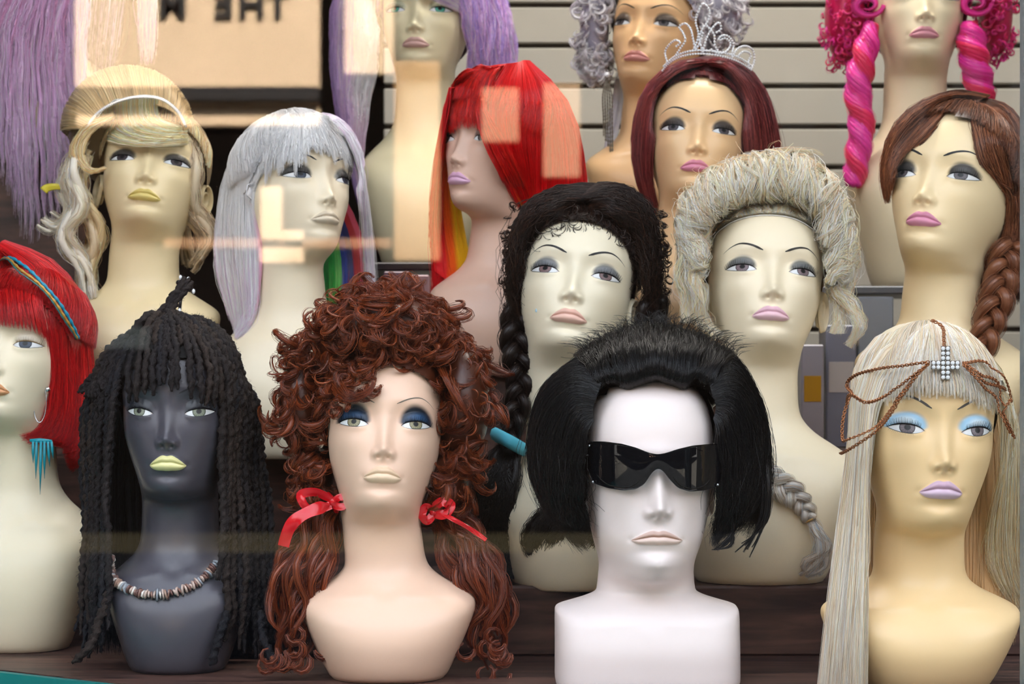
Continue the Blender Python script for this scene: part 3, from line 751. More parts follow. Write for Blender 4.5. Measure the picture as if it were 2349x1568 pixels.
class Wig:
    def __init__(s, key, label, group=None, rough=.38, spec=.5, name='wig'):
        s.M = HEADS[key]; s.key = key; M = s.M; s.d = M.d
        s.c0 = M.place(np.array([[0, 1., 2.]]))[0]
        s.root = empty(name, tuple(s.c0+np.array([0, 0, .10*M.size])), label, 'wig', group)
        s.mat = hairmat(key, rough, spec); s.parts = {}
        s.dens = DENS.get(key, .5); s.rr = s.dens**-.42
        s.ppc = F/s.d/100            # photo pixels per cm at the head
    def pt(s, p):
        px, py, y = p
        if y >= 50:                  # on the head surface, y-100 cm in front of it
            w = at(px, py, s.d); o = Vector((0, CAMY, CAMZ)); dr = (Vector(w)-o).normalized()
            h = s.M.bvh.ray_cast(o, dr)
            if h[0] is not None: return np.array(h[0])-np.array(dr)*(y-100)/100
            y = 0
        return at(px, py, s.d+y/100)
    def pts(s, L): return np.array([s.pt(p) for p in L])
    def push(s, G, margin=.25):
        sh = G.shape; g = G.reshape(-1, 3); bv = s.M.bvh; mg = margin/100
        for i in range(len(g)):
            h = bv.find_nearest(Vector(g[i]), .09)
            if h[0] is not None:
                dd = (Vector(g[i])-h[0]).dot(h[1])
                if dd < mg: g[i] = np.array(h[0]+h[1]*mg)
        return g.reshape(sh)
    def sheet(s, keys, m=22, U=None, push=.25):
        K = [cr(s.pts(k), m) for k in keys]
        U = U or max(8, 6*len(K))
        G = cr(np.array(K), np.linspace(0, 1, U)) if len(K) > 1 else np.repeat(np.array(K), 2, 0)
        if push is not None: G = s.push(G.copy(), push)
        # ease after the push
        for _ in range(2):
            G[:, 1:-1] = (G[:, :-2]+2*G[:, 1:-1]+G[:, 2:])/4
        return G
    def colour(s, col, n, m, var=.16, rootdark=0):
        """col: hex, list of hexes (random strands) or function(u, s) -> rgb arrays"""
        if isinstance(col, str): c = np.tile(np.array(lin(col)), (n, m, 1))
        else:
            L = np.array([lin(q) for q in col]); c = np.repeat(L[rng.integers(0, len(L), n)][:, None], m, 1)
        return np.clip(c*np.exp(rng.normal(0, var, (n, 1, 1)))*HBR.get(s.key, 1), 0, .93)
    def fill(s, part, G, col, n, r=.035, thick=.6, clump=0, nc=24, wave=(0, 3), noise=.12, lv=.06, under=True, var=.16, cf=None, tip=.35, wphase=None, power=1.6, fly=.03, s0=0., ragged=0):
        """strands over the guide sheet G (U, m, 3); sizes in cm"""
        Un, m = G.shape[:2]; cm = s.M.size/100; n = max(20, int(n*s.dens)); r = r*s.rr
        ms = max(9, int(m*(.48 if wave[0] < .12 else .68))); 
        nrm = np.cross(np.gradient(G, axis=0), np.gradient(G, axis=1)); nrm = unit(nrm)
        cdir = G-s.c0; cdir = cdir+np.array([0, -.05, 0]); sg = np.sign((nrm*cdir).sum(-1).mean()); nrm = nrm*(sg if sg != 0 else 1)
        u = rng.random(n); uc = (np.floor(u*nc)+.5)/nc+rng.normal(0, .15/nc, n)*0
        smax = 1-lv*rng.random(n)-ragged*np.abs(np.sin(uc*57.3))*.5
        S = np.linspace(0, 1, ms)[None]*(smax[:, None]-s0)+s0
        k = clump*np.clip(S, 0, 1)**power
        ue = np.clip((u[:, None]*(1-k)+uc[:, None]*k), 0, 1)*(Un-1)
        i = np.clip(ue.astype(int), 0, Un-2); fu = (ue-i)[..., None]
        sj = S*(m-1); j = np.clip(sj.astype(int), 0, m-2); fj = (sj-j)[..., None]
        def samp(A): return (A[i, j]*(1-fu)+A[i+1, j]*fu)*(1-fj)+(A[i, j+1]*(1-fu)+A[i+1, j+1]*fu)*fj
        P = samp(G); Nn = unit(samp(nrm))
        T = unit(np.gradient(P, axis=1)); B = np.cross(T, Nn)
        dep = -rng.random(n)[:, None]*thick*(.25+.75*np.clip(S*3, 0, 1))*(1-.6*k)
        P = P+Nn*(dep*cm)[..., None]
        L = np.linalg.norm(np.diff(G, axis=1), axis=2).sum(1).mean()/cm
        if wave[0]:
            ph = rng.random(nc)*6.28 if wphase is None else np.full(nc, wphase)
            ci = np.clip((u*nc).astype(int), 0, nc-1); p = ph[ci][:, None]+rng.normal(0, .25, (n, 1))+S*L/wave[1]*6.283
            am = (wave[0]*np.clip(S*2.5, 0, 1)*cm)[..., None]
            P = P+B*np.sin(p)[..., None]*am+Nn*np.cos(p)[..., None]*am*.6
        a1, a2 = rng.normal(0, 1, (2, n, 1)); p1, p2 = rng.random((2, n, 1))*6.28; f1 = rng.uniform(.6, 1.6, (n, 1))
        fl = np.where(rng.random((n, 1)) < fly, 4.0, 1.0)
        am = noise*np.clip(S*1.6, 0, 1)*cm*fl
        P = P+B*(a1*np.sin(p1+S*6.28*f1)*am)[..., None]+Nn*(np.abs(a2)*np.sin(p2+S*5*f1)*am*.6)[..., None]
        R = r*cm*rng.uniform(.7, 1.25, (n, 1))*np.interp(S, [0, .1, .75, 1], [.8, 1, 1, tip])
        C = s.colour(col, n, ms, var) if cf is None else cf(ue/(Un-1), S, n)*np.exp(rng.normal(0, var, (n, 1, 1)))*HBR.get(s.key, 1)
        C = np.clip(C, 0, .93); mb = s.parts.setdefault(part, MB()); mb.add(*tube3(P, R, C))
        if under:
            Gu = G-nrm*(thick*.75+.02)*cm*np.interp(np.linspace(0, 1, m), [0, .1, 1], [.3, 1, 1])[None, :, None]
            q = 1-lv-.02-ragged*.5; mm = max(2, int(m*q)); Gu = Gu[:, :mm]
            cu_ = s.colour(col if cf is None else '808080', 1, 1, 0)[0, 0] if cf is None else None
            if cf is not None:
                uu = np.repeat(np.linspace(0, 1, Un)[:, None], mm, 1); ss = np.repeat(np.linspace(0, 1, m)[None, :mm], Un, 0); cu_ = cf(uu, ss, Un).reshape(-1, 3)
            f = grid_faces(Un, mm)
            # a thin solid layer
            v2 = Gu-nrm[:, :mm]*.12*cm; k0 = Un*mm
            edge = np.concatenate([np.arange(mm), np.arange(1, Un)*mm+mm-1, (Un-1)*mm+np.arange(mm-2, -1, -1), np.arange(Un-2, 0, -1)*mm])
            e2 = np.roll(edge, -1); rim = np.stack([edge, e2, e2+k0, edge+k0], -1)
            mb.add(np.concatenate([Gu.reshape(-1, 3), v2.reshape(-1, 3)]), [f, f[:, ::-1]+k0, rim], cu_ if cf is None else np.concatenate([cu_, cu_]))
        return s
    def lock(s, part, path, R, n, col, m=None, r=.035, twist=0, var=.16, noise=.06, taper=(.4, 1, .15), flat=1.0, wave=(0, 3), tip=.4, core=True, ck=.72):
        """a bundle of n strands round a path (world points), R cm"""
        cm = s.M.size/100; m = m or len(path); m = max(6, int(m*.66)) if m > 14 and m < 70 else m; n = max(2, int(n*s.dens)); r = r*s.rr; P0 = cr(path, m); t, nn, b = frames(P0)
        Rr = np.asarray(R)*np.interp(np.linspace(0, 1, m), np.linspace(0, 1, len(taper)), taper)*cm
        rad = np.sqrt(rng.random(n)); an = rng.random(n)*6.283
        S = np.linspace(0, 1, m)[None]; A = an[:, None]+twist*S
        a1, p1 = rng.normal(0, 1, (n, 1)), rng.random((n, 1))*6.28
        off = rad[:, None]*Rr[None]
        P = P0[None]+(off*np.cos(A)*flat)[..., None]*nn[None]+(off*np.sin(A))[..., None]*b[None]
        P = P+(a1*np.sin(p1+S*7)*noise*cm)[..., None]*b[None]
        if wave[0]:
            L = np.linalg.norm(np.diff(P0, axis=0), axis=1).sum()/cm; ph = rng.random()*6.28
            P = P+(wave[0]*cm*np.sin(ph+S*L/wave[1]*6.283+rng.normal(0, .3, (n, 1))))[..., None]*b[None]
        Rd = r*cm*rng.uniform(.7, 1.25, (n, 1))*np.interp(S, [0, .1, .75, 1], [.8, 1, 1, tip])
        mb = s.parts.setdefault(part, MB()); C = s.colour(col, n, m, var)
        mb.add(*tube3(P, Rd, C))
        if core:
            v, f = tube(P0, np.maximum(Rr*ck, .0002), 8, flat=flat); mb.add(v, f, C[:, 0].mean(0)*.9+0*C[0, 0])
        return P0
    def curl(s, part, p, n, t, rc, sweep, width, ns, col, psi=0, lift=.5, m=15, r=.035, shrink=.35, var=.16, noise=.05):
        cm = s.M.size/100; n = unit(n); t = unit(t-n*np.dot(t, n)); b = np.cross(t, n); v = b*math.cos(psi)+n*math.sin(psi)
        a = np.linspace(0, abs(sweep), m); sh = 1-shrink*a/abs(sweep); sd = 1 if sweep > 0 else -1
        path = p+(rc*cm*sh*np.sin(a))[:, None]*t+(rc*cm*(1-sh*np.cos(a)))[:, None]*v*sd+(lift*cm*np.sin(a/abs(sweep)*math.pi))[:, None]*n
        s.lock(part, path, width, ns, col, m=m, r=r, taper=(.35, 1, .9, .3, .06), flat=.75, var=var, noise=noise, core=True, ck=.34, twist=rng.uniform(-1.5, 1.5))
    def cap(s, part, col, hl=5.8, puff=.5, slope=.9, lo=-9., cf=None):
        M = s.M; L = M.local.reshape(M.nr, M.ncf, 3); W = M.W.reshape(M.nr, M.ncf, 3)
        nr = unit(np.cross(np.gradient(W, axis=0), np.gradient(W, axis=1)))
        nr = nr*np.sign((nr*(W-s.c0)).sum(-1, keepdims=True)); nr[0] = [0, 0, 1]
        st = 2; W = W[::st]; L = L[::st]; nr = nr[::st]; R = len(W)
        inside = (L[..., 2] > np.maximum(hl-(L[..., 1]+8.5)*slope, lo)) & (np.arange(R)*st < M.nr*.8)[:, None]
        V = W+nr*puff*s.M.size/100
        f = grid_faces(R, M.ncf, True)[:, ::-1]; ins = inside.ravel(); f = f[ins[f].all(1)]
        us = np.unique(f); mp = np.zeros(ins.size, int); mp[us] = np.arange(len(us))
        v = V.reshape(-1, 3)[us]; s.capP = v; s.capN = nr.reshape(-1, 3)[us]
        s.parts.setdefault(part, MB()).add(v, mp[f], lin(col if isinstance(col, str) else col[0]))
        return s
    def over(s, part, G, n, col, R=.7, ns=40, amp=.5, h=.5, s1=(.55, 1), s0=(0, .15), r=.018, waves=(1, 2), noise=.15, taper=(.2, 1, .9, .5, .08)):
        """loose wavy locks lying on a guide sheet"""
        Un, m = G.shape[:2]; cm = s.M.size/100
        nrm = unit(np.cross(np.gradient(G, axis=0), np.gradient(G, axis=1))); nrm *= np.sign((nrm*(G-s.c0)).sum(-1).mean())
        for k in range(n):
            u = rng.random()*(Un-1); du = rng.normal(0, Un*.05); a, b = rng.uniform(*s0), rng.uniform(*s1); M_ = 22; S = np.linspace(a, b, M_); uu = np.clip(u+du*(S-a)/(b-a)+Un*.012*np.sin(S*9+u), 0, Un-1)
            i = np.clip(uu.astype(int), 0, Un-2); f = (uu-i)[:, None]; sj = S*(m-1); j = np.clip(sj.astype(int), 0, m-2); g = (sj-j)[:, None]
            P = (G[i, j]*(1-f)+G[i+1, j]*f)*(1-g)+(G[i, j+1]*(1-f)+G[i+1, j+1]*f)*g; Nn = nrm[i, j]
            sd = unit(np.cross(unit(np.gradient(P, axis=0)), Nn)); q = np.linspace(0, 1, M_); w_ = rng.uniform(*waves)
            P = P+Nn*(h*cm*rng.uniform(.4, 1.2)*np.sin(q*math.pi)**.6)[:, None]+sd*(amp*cm*np.sin(q*6.283*w_+rng.random()*6)*np.sin(q*math.pi))[:, None]
            s.lock(part, P, R*rng.uniform(.6, 1.2), ns, col, m=18, r=r, taper=taper, noise=noise, flat=.7, core=False, var=.2)
    def scalp(s, a0, a1, zend=2., puff=.6, cols=24, m=16, start=0, lift=0., hl=6.9):
        """guide sheet down the head from the crown, a0..a1 degrees round (0 = face, + = photo right for an unturned head)"""
        M = s.M; L = M.local.reshape(M.nr, M.ncf, 3); W = M.W.reshape(M.nr, M.ncf, 3); out = []
        nr = unit(np.cross(np.gradient(W, axis=0), np.gradient(W, axis=1))); nr = nr*np.sign((nr*(W-s.c0)).sum(-1, keepdims=True))
        for k in range(cols):
            f = k/(cols-1); a = math.radians(a0+(a1-a0)*f); z_ = zend(f) if callable(zend) else zend
            ang = np.arctan2(L[2:60, :, 0], -(L[2:60, :, 1]-.6)).mean(0) if False else np.arctan2(L[40, :, 0], -(L[40, :, 1]-.6))
            c = int(np.argmin(np.abs((ang-a+math.pi) % (2*math.pi)-math.pi)))
            fr_ = L[:int(M.nr*.6), c]; okr = (fr_[:, 2] > z_) & (fr_[:, 2] > hl-(fr_[:, 1]+8.5)*.9); r1 = max(start+4, int(np.where(okr)[0].max())); rows = np.linspace(start, r1, m).astype(int)
            g = W[rows, c]+nr[rows, c]*(puff*np.interp(np.linspace(0, 1, m), [0, .15, .5, 1], [.55, .8, 1, 1])[:, None])*s.M.size/100
            g[0] = W[0, 0]+np.array([0, 0, puff*.6])*s.M.size/100; out.append(g)
        G = np.array(out)
        for _ in range(2): G[:, 1:-1] = (G[:, :-2]+2*G[:, 1:-1]+G[:, 2:])/4
        return G
    def blob(s, part, px, py, y, rx, ry, rz, col, mesh=True):
        """ellipsoid volume of hair, rx ry in photo px, y rz in cm; returns surface points + normals sampler"""
        c = at(px, py, s.d+y/100); k = s.d/F
        rad = np.array([rx*k, rz/100, ry*k])
        if mesh:
            th = np.linspace(0, math.pi, 16)[:, None]; ph = np.linspace(0, 2*math.pi, 24, endpoint=False)[None]
            v = np.stack([np.sin(th)*np.cos(ph), np.sin(th)*np.sin(ph), np.cos(th)+0*ph], -1).reshape(-1, 3)*rad*.93+c
            s.parts.setdefault(part, MB()).add(v, grid_faces(16, 24, True), lin(col if isinstance(col, str) else col[0]))
        def sampler(n):
            q = unit(rng.normal(0, 1, (n, 3))); return c+q*rad, unit(q/rad)
        return sampler
    def proj(s, p):
        d = p[..., 1]-CAMY; return np.stack([CX+p[..., 0]/d*F, CY-(p[..., 2]-CAMZ)/d*F], -1)
    def done(s, order=None):
        for nme, mb in s.parts.items(): mb.build(nme, s.mat, s.root)
        s.parts = {}; return s.root
def inpoly(xy, poly):
    x, y = xy[..., 0], xy[..., 1]; r = np.zeros(x.shape, bool); P = np.array(poly, float); j = len(P)-1
    for i in range(len(P)):
        c = ((P[i, 1] > y) != (P[j, 1] > y)) & (x < (P[j, 0]-P[i, 0])*(y-P[i, 1])/(P[j, 1]-P[i, 1]+1e-9)+P[i, 0]); r ^= c; j = i
    return r
def curlfield(w, part, samplers, n, col, avoid, rc=(1.0, 1.8), sweep=(3.2, 5.2), width=.45, ns=22, flow=None, yfront=3., inside=None, r=.035, lift=.5, psi=.9, noise=.06, m=14, var=.16):
    """short curls all over the given volumes, roots kept out of the face opening"""
    cnt = 0; tries = 0
    while cnt < n and tries < 60:
        tries += 1
        for sp in samplers:
            if callable(sp): P, N = sp(max(8, n//len(samplers)//3))
            else:
                ii = rng.integers(0, len(sp[0]), max(8, n//len(samplers)//3)); P, N = sp[0][ii], sp[1][ii]
            q = w.proj(P)
            ok = ~inpoly(q, avoid) & (P[:, 1] < w.c0[1]+yfront/100)
            if inside is not None: ok &= inpoly(q, inside)
            for p, nn in zip(P[ok], N[ok]):
                if cnt >= n: break
                h = w.M.bvh.find_nearest(Vector(p), .05)
                if h[0] is not None and (Vector(p)-h[0]).dot(h[1]) < 0: continue
                t = (flow(p) if flow else np.array([rng.normal(0, .4), -.2, -1.]))+rng.normal(0, .55, 3)
                w.curl(part, p, nn, t, rng.uniform(*rc), rng.uniform(*sweep)*rng.choice([-1, 1]), width*rng.uniform(.7, 1.25), ns, col, psi=rng.uniform(-psi, psi), lift=lift*rng.uniform(.3, 1.3), r=r, m=m, noise=noise, var=var)
                cnt += 1
def braid(w, part, path, R, bumps, ns, col, m=80, taper=(1, 1, .8), r=.035, flat=.55, var=.18):
    P0 = cr(path, m); t, n, b = frames(P0); cm = w.M.size/100
    S = np.linspace(0, 1, m); Rr = R*cm*np.interp(S, np.linspace(0, 1, len(taper)), taper)
    for k in range(3):
        ph = S*bumps*math.pi*2/3*1.0+k*2*math.pi/3
        P = P0+(Rr*.62*np.sin(ph))[:, None]*b+(Rr*flat*np.sin(2*ph))[:, None]*n
        w.lock(part, P, R*.50, ns, col, m=m, r=r, taper=taper, noise=.04, var=var, twist=4)
    return P0

if want('A'):
    W_ = Wig('A', 'long pink and lilac wig hanging in the top left corner', rough=.36)
    c_ = ['d0a8c4', 'c4a0c8', 'dcb0c4', 'd088ac', 'e0c8d8']
    W_.cap('hair_cap', 'a888a8', hl=6.6, puff=.7)
    xs0 = [330, 260, 200, 150, 110, 70, 30, -20]; ks = []
    for i, x in enumerate(xs0):
        f_ = i/7; ye = [150, 230, 330, 420, 540, 560, 440, 380][i]; xe = [338, 262, 215, 165, 110, 75, 15, -40][i]*.5+[250, 228, 205, 172, 130, 60, 10, -60][i]*.5
        ks.append([(200-20*f_, -330, 0), (x*.6+90, -200, -7), (x*.8+50, -80, -9.5), (x-10*f_, 40, -10), (xe*.6+x*.4-10, 40+(ye-40)*.5, -9), (xe, ye, -8)])
    def cf(u, s, n):
        h = (np.sin(u*37)+np.sin(u*91+2))*.25+.5; c0, c1 = np.array(lin('c0a4c4')), np.array(lin('d480a4')); k = (h*sm(1, .2, s))[..., None]; c = c0*(1-k)+c1*k; d = (sm(.12, .0, u)*.0)[..., None]; return c
    W_.fill('long_hair', W_.sheet(ks[2:], m=28, push=None), c_, 5200, thick=1.6, noise=.3, clump=.75, nc=22, r=.028, lv=.25, cf=cf, under=False, wave=(.2, 9), power=1.2)
    W_.fill('long_hair', W_.sheet([[(p[0], p[1], p[2]+3) for p in k] for k in ks[2:]], m=28, push=None), ['9c80a4', '8c6c94', 'b490ac'], 2400, thick=1.6, noise=.3, clump=.7, nc=16, r=.03, lv=.2, under=False)
    dk = ['4c4c50', '5c6460', '70707c', '3a3a40', 'a098b0']  # dark greys put the shade on this side of the wig into colour
    W_.fill('shaded_hair', W_.sheet([[(230+i*30, -250, -4), (215+i*26, -60, -7), (205+i*24, 60, -6), (200+i*18, 170+i*12, -5)] for i in range(4)], m=18, push=None), dk, 1900, thick=1, noise=.2, clump=.7, nc=12, r=.028, lv=.3)
    W_.fill('long_hair', W_.sheet([[(300+i*20, -260, -4), (312+i*22, -80, -6), (318+i*20, 40, -6), (322+i*14, 150, -5)] for i in range(3)], m=16, push=None), ['ccb0c0', 'b898b4', 'e0ccd4'], 1100, thick=.8, noise=.2, clump=.6, nc=8, r=.028, lv=.2)
    W_.done()

if want('B'):
    W_ = Wig('B', 'ash blonde bouffant wig with a sweeping fringe and flipped waves', rough=.38)
    bl = ['d8bc8c', 'c8a878', 'e4cfa8', 'b8966a', 'a88a64']; ash = ['8c7860', '7a6a54', 'a8957c', 'c4b49c']
    W_.cap('hair_cap', '9c8460', hl=6.6, puff=.6)
    W_.fill('bouffant', W_.scalp(-75, 75, 2, .75, cols=20, hl=6.4), bl, 2600, thick=.3, noise=.08, r=.024, under=False, var=.1)
    W_.blob('bouffant', 292, 305, 5, 146, 146, 8, 'a88c66')
    ks = []
    for f_ in np.linspace(0, 1, 9):
        a = math.pi*(1.02-1.04*f_); x = 292+156*math.cos(a); y = 300-152*max(math.sin(a), 0); xh = 310+112*math.cos(a); yh = 296-62*max(math.sin(a), -.2)
        ks.append([(xh, yh, -7), ((xh+x)/2, (yh+y)/2-6, -5.5), (x*.93+20, y*.96+12, -3), (x, y, 2), (x*.93+20, y+6, 6), (x*.8+58, y+34, 9)])
    W_.fill('bouffant', W_.sheet(ks, m=22, push=.5), ['b09870', 'a89068', 'b8a07c', 'a08860'], 6500, thick=.5, fly=0, lv=.01, noise=.05, r=.026, clump=.2, wave=(.05, 5))
    F_ = [[(222, 276, -6.5), (236, 310, 101.6), (262, 330, 101.9), (320, 338, 102.2), (400, 334, 101.8), (434, 330, 101)],
          [(250, 244, -7.6), (256, 290, 101.9), (285, 318, 102.2), (340, 328, 102.4), (405, 324, 102), (434, 322, 101)],
          [(286, 228, -8.2), (288, 272, 102), (312, 300, 102.4), (360, 312, 102.4), (410, 312, 102), (432, 312, 101)],
          [(325, 220, -8.4), (325, 262, 102), (345, 286, 102.3), (380, 298, 102.3), (415, 300, 101.9), (431, 302, 101)],
          [(364, 224, -8), (364, 258, 101.9), (378, 274, 102.1), (400, 284, 102), (420, 288, 101.6), (429, 292, 101)]]
    W_.fill('fringe', W_.sheet(F_, m=22, push=.7), ['e8cda0', 'dcbc8c', 'f0dcb8', 'c8a474'], 3000, thick=.7, noise=.10, clump=.3, nc=16, r=.022, lv=.02, var=.1)
    for k in range(12):
        j = k*3; W_.lock('fringe', W_.pts([(262, 262, -7.5), (208-j*.5, 300, -7), (186-j*.6, 350, -7), (205+j*.3, 392, -7.5), (238+j*.2, 385, -8)]), .7, 50, bl, m=20, r=.025, wave=(.15, 6))
    def waves(part, L, n, R=.9, c=bl+ash[2:]):
        for k in range(n):
            jx, jy = rng.normal(0, 10), rng.normal(0, 8); W_.lock(part, W_.pts([(x+jx*(.3+.7*i/len(L)), y+jy, z+rng.normal(0, .8)) for i, (x, y, z) in enumerate(L)]), R, 54, c, m=32, r=.024, wave=(.35, 6), noise=.2, taper=(.5, 1, 1, .7, .2))
    waves('side_waves', [(190, 330, -5), (165, 400, -6), (185, 470, -6), (150, 540, -6), (190, 610, -5), (205, 690, -4)], 16, c=['d8ccb4', 'c4b498', 'e4dccc', 'b0a088'])
    waves('side_waves', [(180, 340, -2), (150, 420, -3), (165, 480, -3), (130, 520, -3), (98, 505, -3)], 8, c=['c8bca4', 'b4a48c', 'e4dccc'])
    waves('side_waves', [(200, 360, -4), (185, 450, -5), (225, 540, -4), (200, 640, -3), (238, 740, -3)], 12)
    waves('side_waves', [(435, 320, -4), (446, 400, -4), (440, 470, -3), (480, 540, -2), (452, 600, -1)], 14, c=ash+['b89c78'])
    waves('side_waves', [(425, 330, 2), (440, 420, 3), (420, 520, 4), (440, 610, 4)], 10, c=ash)
    W_.done()
    hd = empty('rhinestone_hairband', tuple(W_.pt((320, 240, -7))), 'thin sparkling hairband between fringe and bouffant of the blonde wig', 'hair band')
    P = cr(W_.pts([(190, 310, -6.5), (222, 262, -8), (272, 232, -9.2), (320, 222, -9.5), (372, 228, -9), (408, 256, -8), (426, 292, -6.5)]), 70); v_, f_ = tube(P, .0022, 8, flat=.6); MB().add(v_, f_).build('band', MATS.get('tiara_silver') or mat('tiara_silver', color='d8dce2', rough=.18, metal=1), hd)
    mb = MB()
    for q in P[2:-2]:
        a = np.arange(6)/6*6.283; v = np.concatenate([np.stack([q[0]+.0024*s_*np.cos(a), np.full(6, q[1]-y_), q[2]+.0024*s_*np.sin(a)], 1) for s_, y_ in ((1, .001), (.55, .0028))]); mb.add(v, [grid_faces(2, 6, True), np.arange(11, 5, -1)[None]])
    mb.build('rhinestones', MATS.get('tiara_stone') or mat('tiara_stone', color='f2f6fa', rough=.05, spec=1, coat=.8), hd, smooth=False)
    mb = MB(); P = W_.pts([(150, 430, -4), (128, 428, -4.4), (106, 432, -4.2), (100, 438, -4.2)]); v_, f_ = tube(cr(P, 12), np.linspace(.003, .0065, 12), 8, flat=.2); mb.add(v_, f_)
    tag(mb.build('hair_ribbon', mat('yellow_satin', color='d8c838', rough=.35)), 'yellow ribbon end sticking out left of the ash blonde waves', 'ribbon')
    er = empty('earring', tuple(W_.pt((206, 470, -3))), 'fine gold wire earring on the left ear of the bouffant head', 'earring')
    v_, f_ = tube(W_.pts([(208, 442, -3.4), (206, 470, -3.6), (200, 520, -3.6), (196, 560, -3.6)]), .0006, 6); MB().add(v_, f_).build('wire', mat('gold_wire', color='c89a4c', rough=.3, metal=1), er)
    oc = empty('hair_clip', tuple(at(420, 690, 3.0)), 'black beaded ornament with crystal drops behind the dreadlock crown', 'hair clip')
    dk = mat('black_bead', color='14121a', rough=.25); 
    for k, (x, y, r) in enumerate(((372, 716, .010), (388, 700, .011), (402, 684, .012), (414, 668, .011), (424, 652, .010), (436, 662, .008), (410, 648, .007))):
        c = at(x, y, 2.96); th = np.linspace(0, math.pi, 7)[:, None]; ph = np.linspace(0, 6.283, 10, endpoint=False)[None]; rr = r*.55*(1+.15*np.sin(3*ph)*np.sin(th))
        v = np.stack([rr*np.sin(th)*np.cos(ph), rr*np.sin(th)*np.sin(ph), rr*np.cos(th)+0*ph], -1).reshape(-1, 3)*[1, .8, 1]+c; MB().add(v, grid_faces(7, 10, True)).build('bead', dk, oc)
    for k, (x, y) in enumerate(((414, 636), (432, 640), (444, 668), (412, 712), (411, 726))):
        c = at(x, y, 2.95); th = np.linspace(0, math.pi, 5)[:, None]; ph = np.linspace(0, 6.283, 6, endpoint=False)[None]; v = np.stack([.0022*np.sin(th)*np.cos(ph), .0022*np.sin(th)*np.sin(ph), .0034*np.cos(th)+0*ph], -1).reshape(-1, 3)+c
        MB().add(v, grid_faces(5, 6, True)).build('crystal', MATS.get('tiara_stone'), oc, smooth=False)
    v_, f_ = tube(np.array([at(350, 735, 2.93), at(368, 720, 2.95), at(402, 684, 2.965), at(424, 654, 2.965), at(414, 690, 2.96), at(411, 724, 2.955)]), .0022, 6); MB().add(v_, f_).build('cord', dk, oc)

if want('C'):
    W_ = Wig('C', 'long white wig with bangs and hidden rainbow streaks', rough=.33)
    wh = ['f2f0ee', 'eaeaec', 'f6f4f0', 'e4e2e6', 'ece2e4']; pk = ['d8c4d0', 'cdb8cc', 'e0b0b8', 'e8e4ea', 'c46a78']
    W_.cap('hair_cap', 'd8dade', hl=6.8, puff=.6)
    W_.fill('hair_cap', W_.scalp(-128, 128, 1, 1.2, cols=44), wh, 5200, thick=.7, noise=.12, r=.026, wave=(.05, 5))
    t = (690, 258)
    B = [[(t[0]+(x-690)*.1, t[1], -1), (t[0]+(x-690)*.5, 272, -6), (t[0]+(x-690)*.85, 330, 101.4), (x, y, 101.2)] for x, y in ((592, 440), (628, 425), (660, 402), (688, 412), (718, 362), (750, 368), (778, 388), (805, 420))]
    W_.fill('bangs', W_.sheet(B, m=20, push=.8), wh, 3600, thick=.7, noise=.2, clump=.7, nc=26, r=.023, lv=.16, ragged=.25, under=False)
    L = [[(t[0]-2, t[1]+1, -1), (628, 300, 101.5), (604, 380, 101.3), (602, 440, -4), (606, 560, -4), (600, 680, -4), (592, 770, -4)],
         [(t[0]-4, t[1]+2, 0), (600, 300, -2), (566, 380, -3), (560, 480, -4), (562, 600, -4.5), (572, 740, -4.5), (575, 822, -4)],
         [(t[0]-6, t[1]+3, 3), (590, 300, 2), (536, 380, 1), (520, 480, 0), (520, 600, -1), (536, 700, -2), (560, 790, -3)],
         [(t[0]-6, t[1]+4, 4), (580, 302, 4), (516, 390, 3), (496, 500, 2), (492, 600, 1), (510, 680, 0), (530, 750, -1)]]
    def cf(u, s, n):
        h = np.sin(u*61+np.floor(u*30)*2.1)*.5+.5; c0, c1, c2 = (np.array(lin(q)) for q in ('efeff2', 'cfb6cc', 'd890a0')); k = (sm(.35, .8, s)*h)[..., None]; c = c0*(1-k)+c1*k
        k2 = (sm(.86, .95, 1-u)*sm(.5, .62, s)*.7)[..., None]; return c*(1-k2)+c2*k2
    W_.fill('side_hair', W_.sheet(L, m=30, push=.4), wh, 5600, thick=1.2, noise=.16, clump=.55, nc=34, r=.024, lv=.10, cf=cf)
    R_ = [[(t[0]+8, t[1]+1, -1), (775, 285, 101.4), (812, 350, 101.2), (826, 430, -4), (834, 540, 0), (842, 680, 2)],
          [(t[0]+10, t[1]+2, 1), (790, 290, -3), (830, 370, -3), (842, 460, -2), (850, 560, 1), (856, 690, 2)],
          [(t[0]+12, t[1]+3, 3), (780, 290, 2), (826, 370, 2), (846, 470, 2), (856, 560, 3), (862, 700, 3)]]
    W_.fill('side_hair', W_.sheet(R_, m=26, push=.4), ['e4e0e6', 'd8c8d4', 'c8b8c8', 'ecebee'], 2800, thick=.8, noise=.14, clump=.5, nc=16, r=.024, lv=.04)
    RB = [[(x-60, 430, 6), (x-6, 560, 5.5), (x, 640, 5), (x-4, 760, 5), (x-10, 900, 4)] for x in (742, 760, 778, 796, 812, 828, 842)]
    cols = [lin(q) for q in ('0c7a34', '149a3c', '58b85c', '1c3c9c', '1c2c78', 'c02434', 'd8506c')]
    def cfb(u, s, n):
        i = np.clip(u*6.999, 0, 6).astype(int); return np.array(cols)[i]
    W_.fill('rainbow_streaks', W_.sheet(RB, m=20, push=None), '108040', 3000, thick=.7, noise=.12, r=.026, cf=cfb)
    gl_ = W_.sheet([[(600, 560, 5), (590, 700, 5), (588, 880, 4)], [(640, 560, 6), (640, 700, 6), (640, 880, 5)]], push=None); W_.fill('side_hair', gl_, ['c8b8c8', '7aa080', 'd8d0d8'], 700, thick=.6, r=.026)
    W_.done()

